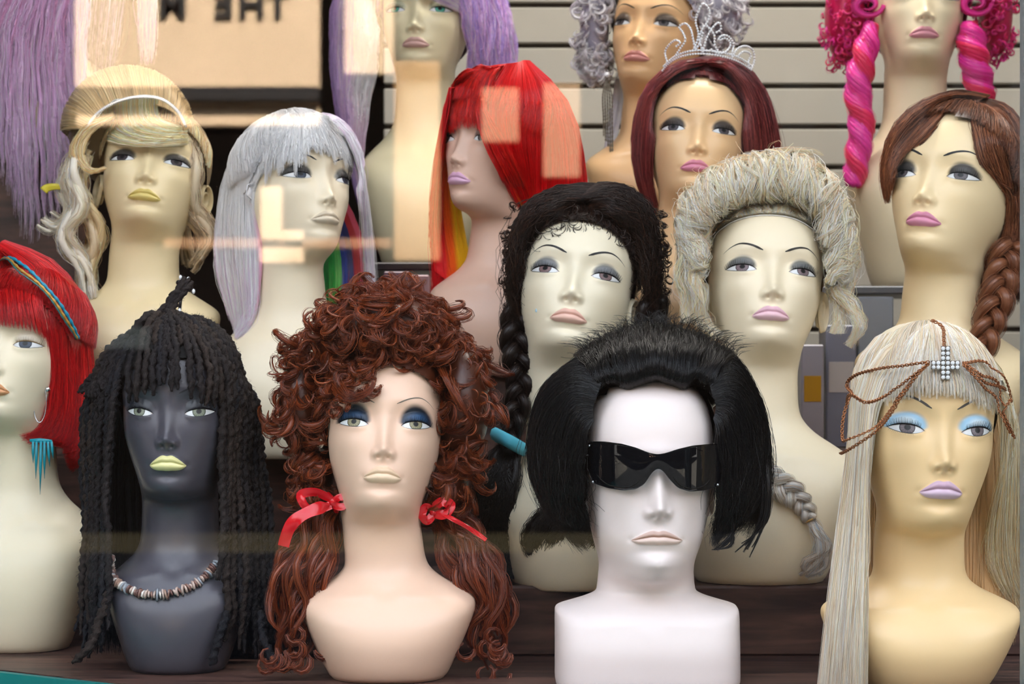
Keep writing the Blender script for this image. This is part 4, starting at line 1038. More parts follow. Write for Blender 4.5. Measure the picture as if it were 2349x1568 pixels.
if want('D'):
    W_ = Wig('D', 'long pastel lavender and pink wig above the red wig', rough=.34)
    lv_ = ['b8a0d0', 'a88cc4', 'cdbce0', 'c0a0cc', 'd8cce4']; pk = ['ecd4dc', 'e4c4d4', 'f0e0e4', 'd8c0dc']; dp = ['7a5c94', '8c70a8', '6a4c80', 'a08cc0']
    W_.cap('hair_cap', 'b8a0cc', hl=6.6, puff=.7)
    W_.fill('hair_cap', W_.scalp(-128, 128, 1, 1.2, cols=44), lv_, 3600, thick=.7, noise=.12, r=.03, wave=(.05, 5))
    t = (965, -150)
    L = [[(t[0]-4, t[1], -2), (880, -90, 101.5), (862, 0, 101.2), (868, 80, -5), (862, 180, -3), (840, 300, -3), (850, 420, -3)],
         [(t[0]-8, t[1], 0), (840, -90, -3), (815, 0, -4), (815, 110, -4), (808, 220, -4), (812, 330, -4), (836, 440, -3)],
         [(t[0]-10, t[1], 2), (820, -90, 1), (780, 0, 0), (776, 120, -1), (782, 240, -2), (796, 350, -2), (826, 470, -2)],
         [(t[0]-12, t[1], 5), (800, -80, 4), (758, 10, 3), (756, 130, 2), (764, 240, 1), (800, 370, 0), (830, 490, 0)]]
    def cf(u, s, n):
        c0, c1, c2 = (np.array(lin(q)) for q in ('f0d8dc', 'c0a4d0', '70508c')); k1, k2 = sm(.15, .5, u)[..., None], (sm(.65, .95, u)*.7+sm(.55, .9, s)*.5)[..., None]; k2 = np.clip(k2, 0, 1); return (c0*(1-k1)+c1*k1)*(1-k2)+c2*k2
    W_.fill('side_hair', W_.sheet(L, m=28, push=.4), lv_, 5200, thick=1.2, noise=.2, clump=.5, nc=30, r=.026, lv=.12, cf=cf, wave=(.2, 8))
    R_ = [[(t[0]+2, t[1], -2), (1020, -70, 101.6), (1052, 10, 101.3), (1070, 90, -5), (1074, 190, -3)],
          [(t[0]+6, t[1], 0), (1060, -90, -4), (1098, 0, -5), (1108, 90, -5), (1110, 200, -4)],
          [(t[0]+8, t[1], 2), (1090, -90, 0), (1140, 0, -1), (1152, 100, -2), (1150, 210, -2)],
          [(t[0]+12, t[1], 5), (1100, -90, 4), (1168, 10, 3), (1186, 100, 2), (1184, 220, 1)]]
    W_.fill('side_hair', W_.sheet(R_, m=24, push=.4), ['a890d0', 'b8a4dc', '8c74b8', 'c8a8d0', 'c090c0'], 4200, thick=1.2, noise=.25, clump=.55, nc=26, r=.026, lv=.05, wave=(.25, 8))
    B = [[(t[0]-5, t[1], -2), (905+k*18, -90, 102), (930+k*20, -40, 102.2), (985+k*18, -5-k*5, 102), (1058, 30-k*10, 101.5)] for k in range(4)]
    W_.fill('bangs', W_.sheet(B, m=20, push=.8), pk+lv_[:2], 1600, thick=.6, noise=.15, clump=.4, nc=12, r=.026, lv=.05)
    for k in range(8): W_.lock('side_hair', W_.pts([(980, 330, 3), (955+k, 420, 0), (978, 500, -2), (948+k*2, 545, -3), (960, 590, -3), (990, 610+k*2, -2)]), .4, 30, lv_, m=24, r=.024)
    for k in range(8): W_.lock('side_hair', W_.pts([(1100, 250, 4), (985+k, 340, 3), (962, 400, 0), (972, 450, -1)]), .5, 26, ['b8b4dc', 'd8d4ec'], m=18, r=.024)
    W_.done()

if want('E'):
    W_ = Wig('E', 'long bright red wig with bangs and yellow orange streaks', rough=.33)
    rd = ['d80c10', 'e81a14', 'c00810', 'f02a18', 'b40a14']; yl = ['e8b818', 'f0c828', 'd8a010']; og = ['e86a14', 'e04a10']
    W_.cap('hair_cap', 'b00a10', hl=5.5, puff=.7)
    W_.fill('hair_cap', W_.scalp(-128, 128, 1, 1.5, cols=44, hl=4.6), rd, 5600, thick=.8, noise=.12, r=.026, wave=(.05, 5))
    t = (1180, 140)
    B = [[(1165, 146, -4), (x*.55+1150*.45, 165, -7), (x*.85+1110*.15, 225, 101.4), (x, y, 101.2)] for x, y in ((1014, 292), (1030, 304), (1050, 300), (1072, 296), (1095, 300), (1120, 330))]
    W_.fill('bangs', W_.sheet(B, m=20, push=.8), rd, 2800, thick=.8, noise=.16, clump=.6, nc=20, r=.024, lv=.12, under=True)
    for k in range(14):
        j = k*3.0; W_.lock('bangs', W_.pts([(1150, 170, 101.2), (1098+j*.3, 240, 101.6), (1112+j, 320, 101.4), (1150+j*1.1, 400, 101.2), (1190+j*.6, 470, 0)]), .5, 46, rd, m=22, r=.02, core=False, noise=.12)
    R_ = [[(1165, 146, -6), (1124, 220, 101.6), (1122, 310, 101.5), (1160, 410, 101.2), (1196, 520, -1), (1192, 640, -1), (1180, 900, 0)],
          [(1190, 142, -4), (1170, 220, 101.8), (1180, 330, 101.6), (1205, 450, -3), (1200, 600, -1), (1190, 760, -1), (1180, 900, 0)],
          [(1200, 138, -3), (1230, 220, -6.5), (1240, 330, -6), (1240, 450, -4.5), (1230, 600, -3), (1215, 760, -2), (1180, 940, -1)],
          [(1210, 138, -1), (1282, 230, -3), (1306, 340, -3), (1310, 470, -3), (1290, 620, -2), (1240, 780, -2), (1190, 960, -1)],
          [(1215, 138, 3), (1312, 240, 1), (1342, 360, 1), (1352, 480, 1), (1330, 620, 1), (1270, 800, 0), (1200, 960, 0)]]
    def cfr(u, s, n):
        c = np.tile(np.array(lin('d00c12')), u.shape+(1,)); k = sm(.58, .72, s+.15*np.sin(u*40))[..., None]; return c*(1-k)+np.array(lin('e8a818'))*k
    W_.fill('side_hair', W_.sheet(R_, m=30, push=.5), rd, 6000, thick=1.2, noise=.15, clump=.4, nc=36, r=.024, lv=.04, cf=cfr)
    L = [[(1030, 200, -6), (1006, 300, -5), (988, 420, -3), (984, 520, -1), (992, 610, 0), (1000, 700, 0)], [(1040, 200, -3), (1012, 320, -2), (1002, 440, 0), (1010, 540, 1), (1030, 640, 1), (1040, 740, 1)], [(1060, 200, 1), (1040, 340, 3), (1046, 460, 3), (1066, 560, 3), (1080, 660, 3), (1070, 780, 3)]]
    def cfl(u, s, n):
        c0, c1, c2 = (np.array(lin(q)) for q in ('c8101c', 'e85a14', 'e8b81c')); uu = (u+.06*np.sin(s*9))[..., None]; k1, k2 = sm(.35, .5, uu), sm(.62, .75, uu); return (c0*(1-k1)+c1*k1)*(1-k2)+c2*k2
    W_.fill('side_hair', W_.sheet(L, m=26), rd, 3000, thick=1.0, noise=.2, clump=.5, nc=20, r=.026, lv=.12, cf=cfl)
    for k in range(16):
        x = 1122+k*4.2; W_.lock('side_hair', W_.pts([(1195, 620, 3), (1180-k*1.5, 720, 0), (x+rng.normal(0, 4), 830, -2), (x-4+rng.normal(0, 6), 960, -2), (x-8+rng.normal(0, 8), 1120, -2)]), .6, 44, yl if k % 4 else og, m=22, r=.026, noise=.2)
    W_.done()

if want('F'):
    W_ = Wig('F', 'silver grey powdered wig of round curls at the top', rough=.35)
    sv = ['ccc6ce', 'b6b0b8', 'dedae0', 'a098a2', 'eae6e8']
    W_.cap('hair_cap', 'a09cac', hl=6.8, puff=.8)
    W_.fill('hair_cap', W_.scalp(-128, 128, 1, 1.2, cols=40), sv, 3000, thick=.7, noise=.2, r=.03, wave=(.1, 4))
    sp = [W_.blob('curls', 1364, 60, 1, 36, 105, 4, 'a09cac'), W_.blob('curls', 1640, 30, 2, 68, 80, 5, 'a09cac'), W_.blob('curls', 1500, -110, 3, 150, 80, 8, 'a09cac'), W_.blob('curls', 1372, 150, 0, 22, 30, 3, 'a09cac')]
    av = [(1392, 300), (1390, 40), (1400, -40), (1480, -70), (1545, -30), (1556, 60), (1550, 300)]
    curlfield(W_, 'curls', sp+[(W_.capP, W_.capN)], 520, sv, av, rc=(.7, 1.4), sweep=(3.0, 5.5), width=.62, ns=24, r=.024, lift=.7, yfront=3, noise=.1, m=16)
    for k in range(14):
        j = rng.normal(0, 7); W_.lock('long_curl', W_.pts([(1420+j, 180, 3), (1412+j, 260, 2), (1400+j, 340, 0), (1412+j*1.4, 400, -1), (1385+j, 450, -2), (1412+j, 490, -2), (1430+j, 560, 0)]), .7, 44, sv, m=30, r=.026, noise=.15)
    W_.done()
    er = empty('fringe_earring', tuple(W_.pt((1391, 170, -4))), 'long silver chain fringe earring below the silver curls', 'earring')
    mt = mat('chain_silver', color='8c8478', rough=.3, metal=1, bump=(900, 1))
    p = W_.pt((1393, 172, -4.5)); th = np.linspace(0, math.pi, 7)[:, None]; ph = np.linspace(0, 6.283, 10, endpoint=False)[None]; v = np.stack([.0045*np.sin(th)*np.cos(ph), .0045*np.sin(th)*np.sin(ph), .0045*np.cos(th)+0*ph], -1).reshape(-1, 3)+p; MB().add(v, grid_faces(7, 10, True)).build('stud', MATS.get('tiara_stone') or mat('tiara_stone', color='f2f6fa', rough=.05, spec=1, coat=.8), er)
    for k in range(5):
        x = 1383+k*5; ye = 312+12*k; P = cr(W_.pts([(1392, 176, -4.5), (x, 215, -5), (x+1, 270, -5), (x+2, ye, -5)]), 60); s_ = np.arange(60)
        v_, f_ = tube(P, .0013*(1+.35*np.sin(s_*2.1)), 5); MB().add(v_, f_).build('chain_strand', mt, er)

if want('G'):
    W_ = Wig('G', 'long straight dark auburn wig under the silver tiara', rough=.33)
    au = ['6c2a2c', '7c3836', '541e22', '883e3a', '48181c']
    W_.cap('hair_cap', '4c1a1e', hl=9.2, puff=.6, slope=1.15)
    W_.fill('hair_cap', W_.scalp(60, 175, 0, 1.0, cols=20), au, 2400, thick=.6, noise=.12, r=.026); W_.fill('hair_cap', W_.scalp(-175, -60, 0, 1.0, cols=20), au, 2400, thick=.6, noise=.12, r=.026)
    W_.fill('hair_cap', W_.scalp(-62, 62, 0, .7, cols=16, hl=9.4), au, 1500, thick=.4, noise=.1, r=.026)
    W_.blob('hair_cap', 1630, 186, 3.2, 112, 62, 6, '4c1a1e')
    t = (1628, 132)
    L = [[(1626, 154, 100.5), (1560, 166, 100.9), (1512, 215, 100.8), (1494, 300, -5.5), (1490, 400, -4), (1508, 478, -2)],
         [(1640, 146, 100.9), (1552, 158, -6), (1498, 206, -5), (1474, 300, -4), (1474, 400, -3), (1500, 490, -1)],
         [(t[0]+22, t[1]+4, -1), (1548, 150, -2), (1484, 200, -1), (1454, 290, -1), (1458, 400, 0), (1498, 500, 2)],
         [(t[0]+24, t[1], 3), (1548, 140, 3), (1480, 195, 3), (1450, 290, 3), (1456, 400, 3), (1500, 520, 4)]]
    W_.fill('side_hair', W_.sheet(L, m=26, push=.4), au, 4600, thick=.9, noise=.14, clump=.4, nc=28, r=.024, lv=.05)
    R_ = [[(1606, 154, 100.5), (1652, 158, 100.9), (1688, 205, 100.9), (1708, 290, -5), (1712, 380, -3), (1700, 480, -1)],
          [(1604, 148, 101), (1672, 150, -6), (1718, 205, -4.5), (1742, 300, -4), (1742, 400, -2), (1722, 500, 0)],
          [(t[0]+6, t[1]+2, -1), (1690, 142, -2), (1750, 205, -1), (1776, 300, -1), (1780, 400, 0), (1760, 500, 2)],
          [(t[0]+8, t[1]-2, 3), (1692, 132, 3), (1756, 200, 3), (1788, 300, 3), (1800, 400, 3), (1790, 480, 4)]]
    W_.fill('side_hair', W_.sheet(R_, m=26, push=.4), au, 5000, thick=1.0, noise=.16, clump=.4, nc=28, r=.024, lv=.05)
    W_.done()
    ti = empty('tiara', tuple(W_.pt((1625, 140, -4))), 'sparkling silver rhinestone tiara with scrolls on the auburn wig', 'tiara')
    sv = mat('tiara_silver', color='d8dce2', rough=.18, metal=1); st = mat('tiara_stone', color='f2f6fa', rough=.05, spec=1, coat=.8)
    def bead(pl, name, y=-6.5, r=.0021, close=False):
        P = cr(np.array([at(x, y_, W_.d+(y+5.0*abs((x-1625)/105)**2)/100) for x, y_ in pl]), 120); seg = np.concatenate([[0], np.cumsum(np.linalg.norm(np.diff(P, axis=0), axis=1))])
        n = int(seg[-1]/(r*1.8)); tt = np.linspace(0, seg[-1], n); Q = np.stack([np.interp(tt, seg, P[:, k]) for k in range(3)], 1)
        w_ = MB(); v_, f_ = tube(P[::3], .0011, 6); w_.add(v_, f_); o = w_.build(name, sv, ti); mb = MB(); a = np.arange(6)/6*6.283
        for q in Q:
            v = np.concatenate([np.stack([q[0]+r*.9*s_*np.cos(a+s_), np.full(6, q[1]-y_), q[2]+r*.9*s_*np.sin(a+s_)], 1) for s_, y_ in ((.7, -.0012), (1, .0004), (.55, .0018))])
            mb.add(v, [grid_faces(3, 6, True), np.arange(17, 11, -1)[None], np.arange(6)[None]])
        mb.build('rhinestones', st, o, smooth=False)
    bead([(1520, 162), (1545, 138), (1590, 124), (1640, 126), (1690, 140), (1722, 160)], 'band'); bead([(1523, 152), (1548, 130), (1592, 116), (1640, 118), (1690, 130), (1722, 150)], 'band')
    bead([(1530, 140), (1526, 118), (1540, 98), (1552, 92), (1560, 98), (1552, 106)], 'scroll'); bead([(1548, 130), (1560, 112), (1572, 92), (1566, 74), (1558, 62), (1572, 54), (1584, 66), (1590, 90), (1596, 112), (1606, 96), (1612, 76)], 'scroll')
    bead([(1590, 116), (1602, 80), (1596, 48), (1604, 22), (1613, 8), (1626, 20), (1626, 44), (1612, 66), (1604, 84), (1612, 116)], 'centre_loop'); bead([(1612, 118), (1622, 86), (1634, 64), (1650, 52), (1654, 66), (1644, 74)], 'scroll')
    bead([(1622, 60), (1638, 80), (1640, 104), (1650, 120)], 'scroll'); bead([(1632, 114), (1648, 122), (1668, 116), (1676, 100), (1664, 88), (1648, 92), (1652, 84), (1668, 82), (1682, 100), (1678, 124)], 'scroll')
    bead([(1680, 130), (1692, 112), (1712, 106), (1728, 118), (1730, 140), (1722, 158), (1716, 146), (1722, 126), (1706, 118), (1692, 130)], 'side_loop')

if want('H'):
    W_ = Wig('H', 'hot pink wig with tight curls and hanging ringlets', rough=.34)
    pk = ['f82488', 'f01c84', 'ff3c98', 'e01868', 'fc3a70']; rdp = ['f82c50', 'f02458', 'e81c50']
    W_.cap('hair_cap', 'c80c58', hl=6.6, puff=.8)
    W_.fill('hair_cap', W_.scalp(-128, 128, 1, 1.2, cols=40), pk, 3000, thick=.7, noise=.2, r=.03, wave=(.1, 4))
    sp = [W_.blob('curls', 1940, 40, 3, 52, 120, 5, 'c00c50'), W_.blob('curls', 2284, 30, 3, 40, 110, 5, 'c00c50'), W_.blob('curls', 2115, -140, 3, 150, 90, 8, 'c00c50')]
    av = [(2008, 300), (2006, 40), (2030, -60), (2120, -90), (2200, -60), (2214, 40), (2212, 300)]
    curlfield(W_, 'curls', sp, 420, pk+rdp, av, rc=(.35, .8), sweep=(3.5, 7), width=.26, ns=20, r=.022, lift=.7, yfront=4, noise=.1, m=14)
    for cx_, cy_ in ((1990, 12), (2238, 8), (1965, -30), (2262, -30)):
        for k in range(6):
            a = np.linspace(0, 7.5+k*.2, 40); r_ = np.linspace(34, 12, 40); W_.lock('front_roll', np.array([at(cx_+r*math.cos(q)*1.1, cy_+r*math.sin(q)*.8, W_.d+(-6-q*.15+k*.25)/100) for q, r in zip(a, r_)]), .7, 44, pk, m=40, r=.022)
    def ringlet(L, R, turns, part):
        P0 = cr(W_.pts(L), 90); t_, n_, b_ = frames(P0); cm = W_.M.size/100; S = np.linspace(0, 1, 90); Rr = R*cm*np.interp(S, [0, .12, .5, .9, 1], [.45, 1, 1, .9, .6])
        for k in range(14):
            ph = S*turns*6.283+k*.449; rf = .62+.12*math.cos(k*.449*2); P = P0+(Rr*rf*np.cos(ph))[:, None]*b_+(Rr*rf*np.sin(ph))[:, None]*n_
            W_.lock(part, P, R*.42, 34, rdp if 3 < k < 8 else pk, m=90, r=.022, taper=(.6, 1, 1, .9), noise=.04, var=.16)
        v, f = tube(P0, Rr*.75, 10); W_.parts[part].add(v, f, lin('d81060'))
    ringlet([(2000, 55, -6), (1982, 130, -7), (1968, 200, -7), (1976, 290, -7), (1966, 370, -7), (1958, 424, -7)], 2.15, 3.2, 'ringlet')
    ringlet([(2222, 55, -6), (2232, 120, -7), (2246, 190, -6), (2252, 280, -5)], 2.4, 2.6, 'ringlet.001')
    W_.done()

if want('I'):
    W_ = Wig('I', 'brown side-parted wig gathered into a long braid at the right edge', rough=.36)
    br = ['6a3c26', '7e4c32', '523020', '8f5c3e', '462618']
    W_.cap('hair_cap', '452618', hl=8.2, puff=.7)
    W_.fill('hair_cap', W_.scalp(-128, 128, 1.5, 1.2, cols=40, hl=8.2), br, 5000, thick=.6, noise=.12, r=.022, wave=(.06, 5))
    L = [[(2240, 232, 101), (2205, 246, 101.4), (2152, 272, 101.4), (2106, 322, 101.4), (2066, 368, 101.4), (2040, 405, -8)],
         [(2252, 228, 101), (2190, 234, 102.0), (2130, 264, 102.2), (2074, 322, 102.0), (2040, 385, -6.5), (2040, 440, -5)],
         [(2262, 222, 0), (2180, 216, -3), (2105, 248, -5), (2050, 310, -5), (2026, 390, -3.5), (2034, 462, -2)],
         [(2272, 216, 4), (2180, 208, 2), (2100, 238, 1), (2040, 306, 0), (2018, 390, 0), (2030, 468, 1)]]
    W_.fill('bangs', W_.sheet(L, m=24, push=.5), br, 4800, thick=.9, noise=.14, clump=.5, nc=30, r=.021, lv=.10, wave=(.08, 6))
    W_.blob('hair_cap', 2225, 300, 3.5, 118, 84, 6, '452618')
    R_ = [[(2232, 238, 101), (2230, 268, 101.3), (2240, 320, 101.5), (2262, 380, 101.3), (2288, 430, -5), (2298, 520, -3), (2292, 600, -3)],
          [(2236, 236, 101.2), (2262, 262, 102), (2286, 330, 102.2), (2300, 400, -6), (2314, 480, -4), (2318, 560, -3.5), (2302, 610, -3.5)],
          [(2244, 228, 1), (2300, 250, 0), (2338, 330, -2), (2352, 420, -2), (2356, 520, -2), (2346, 600, -2), (2318, 640, -3)],
          [(2250, 222, 4), (2318, 240, 3), (2366, 320, 2), (2382, 420, 2), (2378, 540, 2), (2360, 630, 1), (2326, 660, 0)]]
    W_.fill('side_hair', W_.sheet(R_, m=28, push=.4), br, 5600, thick=1.1, noise=.16, clump=.5, nc=34, r=.021, lv=.04, wave=(.12, 6))
    bkk = W_.sheet([[(x, 420, 5), (x+4, 560, 6), (x+10, 700, 6)] for x in (2200, 2250, 2300, 2350)]); W_.fill('side_hair', bkk, ['3a2016', '4c2c1e'], 900, thick=1, noise=.2)
    braid(W_, 'braid', W_.pts([(2312, 560, -4), (2300, 620, -5), (2284, 690, -7), (2262, 760, -8), (2246, 830, -9)]), 1.9, 6, 110, br, m=70, taper=(1.1, 1.15, .9), r=.021)
    W_.done()

if want('J'):
    W_ = Wig('J', 'dark brown centre-parted frizzy wig with two long braids', rough=.45, spec=.35)
    br = ['2a1710', '1e110c', '3a2216', '24140e', '180e0b']; bk_ = ['120c0b', '0c0909', '1c110d']
    W_.cap('hair_cap', '1c110d', hl=7.0, puff=.5)
    W_.fill('hair_cap', W_.scalp(35, 170, 2, .8), br, 2200, thick=.6, wave=(.25, 2.2), noise=.2, r=.028, under=False); W_.fill('hair_cap', W_.scalp(-170, -35, 2, .8), br, 2200, thick=.6, wave=(.25, 2.2), noise=.2, r=.028, under=False)
    W_.fill('hair_cap', W_.scalp(-50, 50, 2, .8), br, 1500, thick=.6, wave=(.25, 2.2), noise=.2, r=.028, under=False)
    W_.blob('side_hair', 1350, 486, 3.5, 110, 62, 6, '1c110d')
    Lk = [[(1322, 494, 100.6), (1270, 508, 101), (1215, 558, 101), (1192, 640, -4), (1200, 730, -2)],
          [(1326, 478, 100.9), (1262, 480, -7), (1200, 530, -5.5), (1176, 630, -4.5), (1188, 740, -2.5)],
          [(1360, 452, -5), (1262, 452, -4.5), (1192, 500, -4), (1168, 600, -3), (1176, 740, -2)],
          [(1392, 420, 0), (1290, 422, 0), (1205, 466, -1), (1170, 570, -1), (1168, 740, 0)]]
    Rk = [[(1334, 494, 100.6), (1392, 505, 101), (1442, 552, 101), (1474, 640, -4), (1486, 730, -2)],
          [(1338, 478, 100.9), (1404, 478, -7), (1462, 520, -5.5), (1496, 610, -4.5), (1494, 740, -2.5)],
          [(1334, 452, -5), (1420, 440, -4.5), (1482, 490, -4), (1508, 590, -3), (1502, 740, -2)],
          [(1372, 416, 0), (1425, 418, 0), (1492, 470, -1), (1516, 570, -1), (1506, 740, 0)]]
    for K_ in (Lk, Rk):
        G = W_.sheet(K_, m=26, push=.4)
        W_.fill('side_hair', G, br, 4200, thick=1.0, wave=(.38, 2.4), noise=.30, r=.024, clump=.3, nc=40, fly=.12, var=.3, lv=.03)
    av = [(1200, 760), (1205, 640), (1240, 548), (1300, 508), (1330, 500), (1380, 510), (1440, 556), (1472, 640), (1470, 760)]
    cf_ = (W_.capP, W_.capN); top = W_.blob('side_hair', 1345, 552, 3, 176, 108, 7.5, '1c110d', mesh=False); 
    sd = [W_.blob('side_hair', 1186, 600, 1, 26, 120, 4, '1c110d', mesh=False), W_.blob('side_hair', 1502, 600, 1, 24, 120, 4, '1c110d', mesh=False)]
    curlfield(W_, 'side_hair', [cf_, top]+sd, 420, br, av, rc=(.3, .8), sweep=(2., 5), width=.30, ns=12, r=.014, lift=.5, yfront=1, noise=.14, m=12)
    for k in range(60):                                  # baby hairs on the forehead
        x = rng.uniform(1215, 1445); y = 505+((x-1330)/125)**2*60; p0 = W_.pt((x, y+rng.uniform(-6, 10), 100.5))
        W_.curl('baby_hair', p0, np.array([0, -1, .2]), np.array([rng.normal(), 0, -1]), rng.uniform(.5, 1.3), rng.uniform(2, 5)*rng.choice([-1, 1]), .15, 2, br, r=.006, lift=.1, m=14, noise=.15)
    braid(W_, 'braid', W_.pts([(1190, 700, -1), (1186, 790, -2), (1196, 880, -3), (1180, 960, -5), (1166, 1012, -6)]), 2.1, 7, 90, bk_+['24140e'], m=70, taper=(1.1, 1.1, .9, .6), r=.024)
    for k in range(24):
        W_.lock('braid_tail', W_.pts([(1166, 1010, -6), (1150+rng.normal(0, 14), 1060, -7), (1132+rng.uniform(-40, 46), 1130, -8), (1138+rng.uniform(-48, 40), 1220, -8), (1150+rng.uniform(-40, 50), 1322, -7)]), 1.1, 90, bk_, m=24, r=.022, wave=(.25, 3.5), noise=.3, taper=(.6, 1, 1, .5))
    braid(W_, 'braid.001', W_.pts([(1494, 690, -1), (1490, 800, -4), (1440, 960, -9), (1330, 1110, -11), (1285, 1180, -11)]), 2.0, 8, 80, bk_, m=70, taper=(1.1, 1, .8), r=.024)
    for cx_, n_ in ((1225, 9), (1275, 10), (1338, 11)):
        for k in range(n_):
            W_.lock('braid_tail.001', W_.pts([(1290, 1150, -11), (cx_+20+rng.normal(0, 12), 1200, -11), (cx_+rng.normal(0, 14), 1250, -11), (cx_+rng.normal(0, 12)+8, 1290+(cx_-1225)*.7, -10.5)]), 1.2, 90, bk_, m=20, r=.022, wave=(.2, 3.5), noise=.25)
    W_.done()
    hb = empty('hair_tie', tuple(W_.pt((1166, 1012, -6))), 'turquoise blue band tying the dark braid beside the auburn curls', 'hair band')
    c = W_.pts([(1136, 1000, -6), (1166, 1012, -9.5), (1200, 1026, -6), (1166, 1012, -3)]); P = cr(np.concatenate([c, c[:1]]), 41)[:-1]
    v_, f_ = tube(P, .0068, 8, closed=True); v3 = v_.copy(); m_ = P.mean(0); v3[:, 2] = m_[2]+(v_[:, 2]-m_[2])*1.35
    MB().add(v3, f_).build('band', mat('turquoise_elastic', color='4fb6cc', rough=.6, bump=(1500, .3)), hb)
    td = MB(); P = W_.onf if False else None
    p = W_.pt((1230, 712, 100.12)); a = np.linspace(0, 2*math.pi, 12, endpoint=False)
    prof = [(0, .0032), (.0004, .0024), (.0008, .0014), (.0013, .0002), (.0011, -.0010), (.0006, -.0019), (0.0001, -.0023)]
    v = np.array([[p[0]+r_*math.cos(q), p[1]+r_*math.sin(q)*.5, p[2]+z_] for r_, z_ in prof for q in a]); td.add(v, grid_faces(len(prof), 12, True))
    tag(td.build('tear_drop', mat('tear_blue', color='a8cce0', rough=.15)), 'tiny pale blue tear-shaped drop on the cheek under the dark braids', 'sticker')

if want('K'):
    W_ = Wig('K', 'big blonde swept-up updo wig with loose tendrils and a braid', rough=.36)
    bl = ['e0ccae', 'd8c0a0', 'e8dac2', 'd0b490', 'c4a484', 'ece2d2']; bt = ['ccaa88', 'c09a7c', 'd8bea0', 'e0d0b6']
    W_.cap('hair_cap', 'c8aa84', hl=9.8, puff=.6)
    W_.blob('updo', 1762, 520, 4, 186, 145, 7, 'c4a27c')
    hx = [(1618, 640, -5.5), (1622, 590, -6.5), (1638, 550, 100.2), (1668, 517, 100.2), (1710, 499, 100.2), (1765, 493, 100.2), (1820, 501, 100.2), (1862, 525, 100.2), (1888, 565, 100.2), (1896, 612, -6.5), (1898, 660, -5)]
    tp = [(1562, 560), (1560, 500), (1572, 450), (1610, 405), (1668, 372), (1748, 352), (1830, 352), (1892, 392), (1935, 450), (1955, 530), (1962, 600)]
    ks = []
    for (x, y, d_), (x2, y2) in zip(hx, tp):
        xm, ym = x*.5+x2*.5, y*.55+y2*.45
        ks.append([(x, y, d_), (x+(x2-x)*.16, y+(y2-y)*.18, 101.0 if 1630 < x < 1880 else -7.6), (xm, ym, -7.9 if 1630 < x < 1880 else -7), (x2*.85+x*.15, y2*.86+y*.14, -6), (x2, y2, -1), (x2*.88+1762*.12, y2+4, 4)])
    G = W_.sheet(ks, m=26, push=.5)
    W_.fill('updo', G, bl, 9000, thick=1.2, wave=(.25, 6), noise=.4, r=.018, clump=.4, nc=46, fly=.08, var=.2, lv=.35)
    W_.over('updo', G, 150, bl+bl[2:3], R=.75, ns=44, amp=.8, h=.45)
    W_.over('updo', G, 110, bl, R=.45, ns=26, amp=.35, h=.15, s0=(0, .01), s1=(.12, .3))
    W_.over('updo', G, 60, bt, R=.7, ns=34, amp=.8, h=.3, s0=(.4, .6))
    for k in range(14):
        x = rng.uniform(1780, 1850); W_.lock('updo', W_.pts([(x, 360, 0), (x-20, 350, -2), (x+10+rng.normal(0, 12), 344, -3), (x+45+rng.normal(0, 15), 356, -2)]), .4, 14, bt, m=14, r=.016, noise=.2, core=False)
    def tend(L, R, n, **k): W_.lock('tendril', W_.pts(L), R, n, bl, m=30, r=.02, noise=.3, wave=(.25, 4), taper=(.5, 1, .9, .5, .15), ck=.4, **k)
    for k in range(10):
        j = rng.normal(0, 5); tend([(1612+j, 520, -5), (1580+j, 580, -6), (1566+j, 640, -6), (1578+j, 690, -6), (1570+j, 740, -6)], .8, 60)
        tend([(1606+j, 560, -6), (1590+j, 620, -7), (1600+j, 680, -7), (1612+j, 740, -6), (1650+j, 770+rng.normal(0, 5), -6)], .5, 40)
    for k in range(9):
        j = rng.normal(0, 6); tend([(1905+j, 540, -5), (1925+j, 600, -6), (1915+j, 660, -6), (1950+j, 700, -6), (1970+j, 745, -6), (1948+j, 792+rng.normal(0, 5), -5)], .55, 44)
        tend([(1900+j, 560, -5), (1945+j, 600, -5), (1940+j, 660, -5), (1925+j, 720, -5), (1915+j*2, 765, -5)], .6, 44)
    lf = W_.sheet([[(1640, 540, 100.3), (1612, 580, -6), (1590, 650, -5), (1610, 730, -2)], [(1610, 500, -5), (1575, 560, -4), (1560, 640, -2), (1585, 720, 0)], [(1590, 470, -1), (1562, 540, 0), (1558, 640, 1), (1580, 700, 2)]], m=18)
    W_.fill('updo', lf, bl, 2400, thick=1, wave=(.3, 4), noise=.35, r=.018, clump=.5, nc=24, lv=.3)
    rt = W_.sheet([[(1888, 540, 100.3), (1906, 590, -6), (1914, 640, -5), (1900, 700, -2)], [(1915, 500, -5), (1945, 560, -4), (1948, 640, -2), (1925, 700, 0)], [(1935, 470, -1), (1962, 550, 0), (1960, 640, 1), (1940, 690, 2)]], m=18)
    W_.fill('updo', rt, bl, 2400, thick=1, wave=(.3, 4), noise=.35, r=.018, clump=.5, nc=24, lv=.3)
    gb = ['b0a090', 'c8beb0', '8f7c68', 'd4ccc0', 'a4b0b8']
    braid(W_, 'braid', W_.pts([(1720, 1060, -11), (1770, 1105, -11.5), (1815, 1130, -12), (1845, 1165, -12), (1860, 1190, -12)]), 1.75, 7, 70, gb, m=60, taper=(1.2, 1.1, .6), r=.024)
    for k in range(9):
        W_.lock('braid', W_.pts([(1860, 1190, -12), (1872+rng.normal(0, 5), 1215, -12.5), (1892+rng.normal(0, 8), 1255, -12.5), (1880+rng.normal(0, 14), 1295, -12), (1870+rng.normal(0, 16), 1320, -11.5)]), .7, 50, gb, m=20, r=.02, wave=(.2, 5), noise=.2)
    W_.done()
    eb = MB(); c = W_.pt((1860, 1190, -12)); a = np.linspace(0, 6.283, 20, endpoint=False)
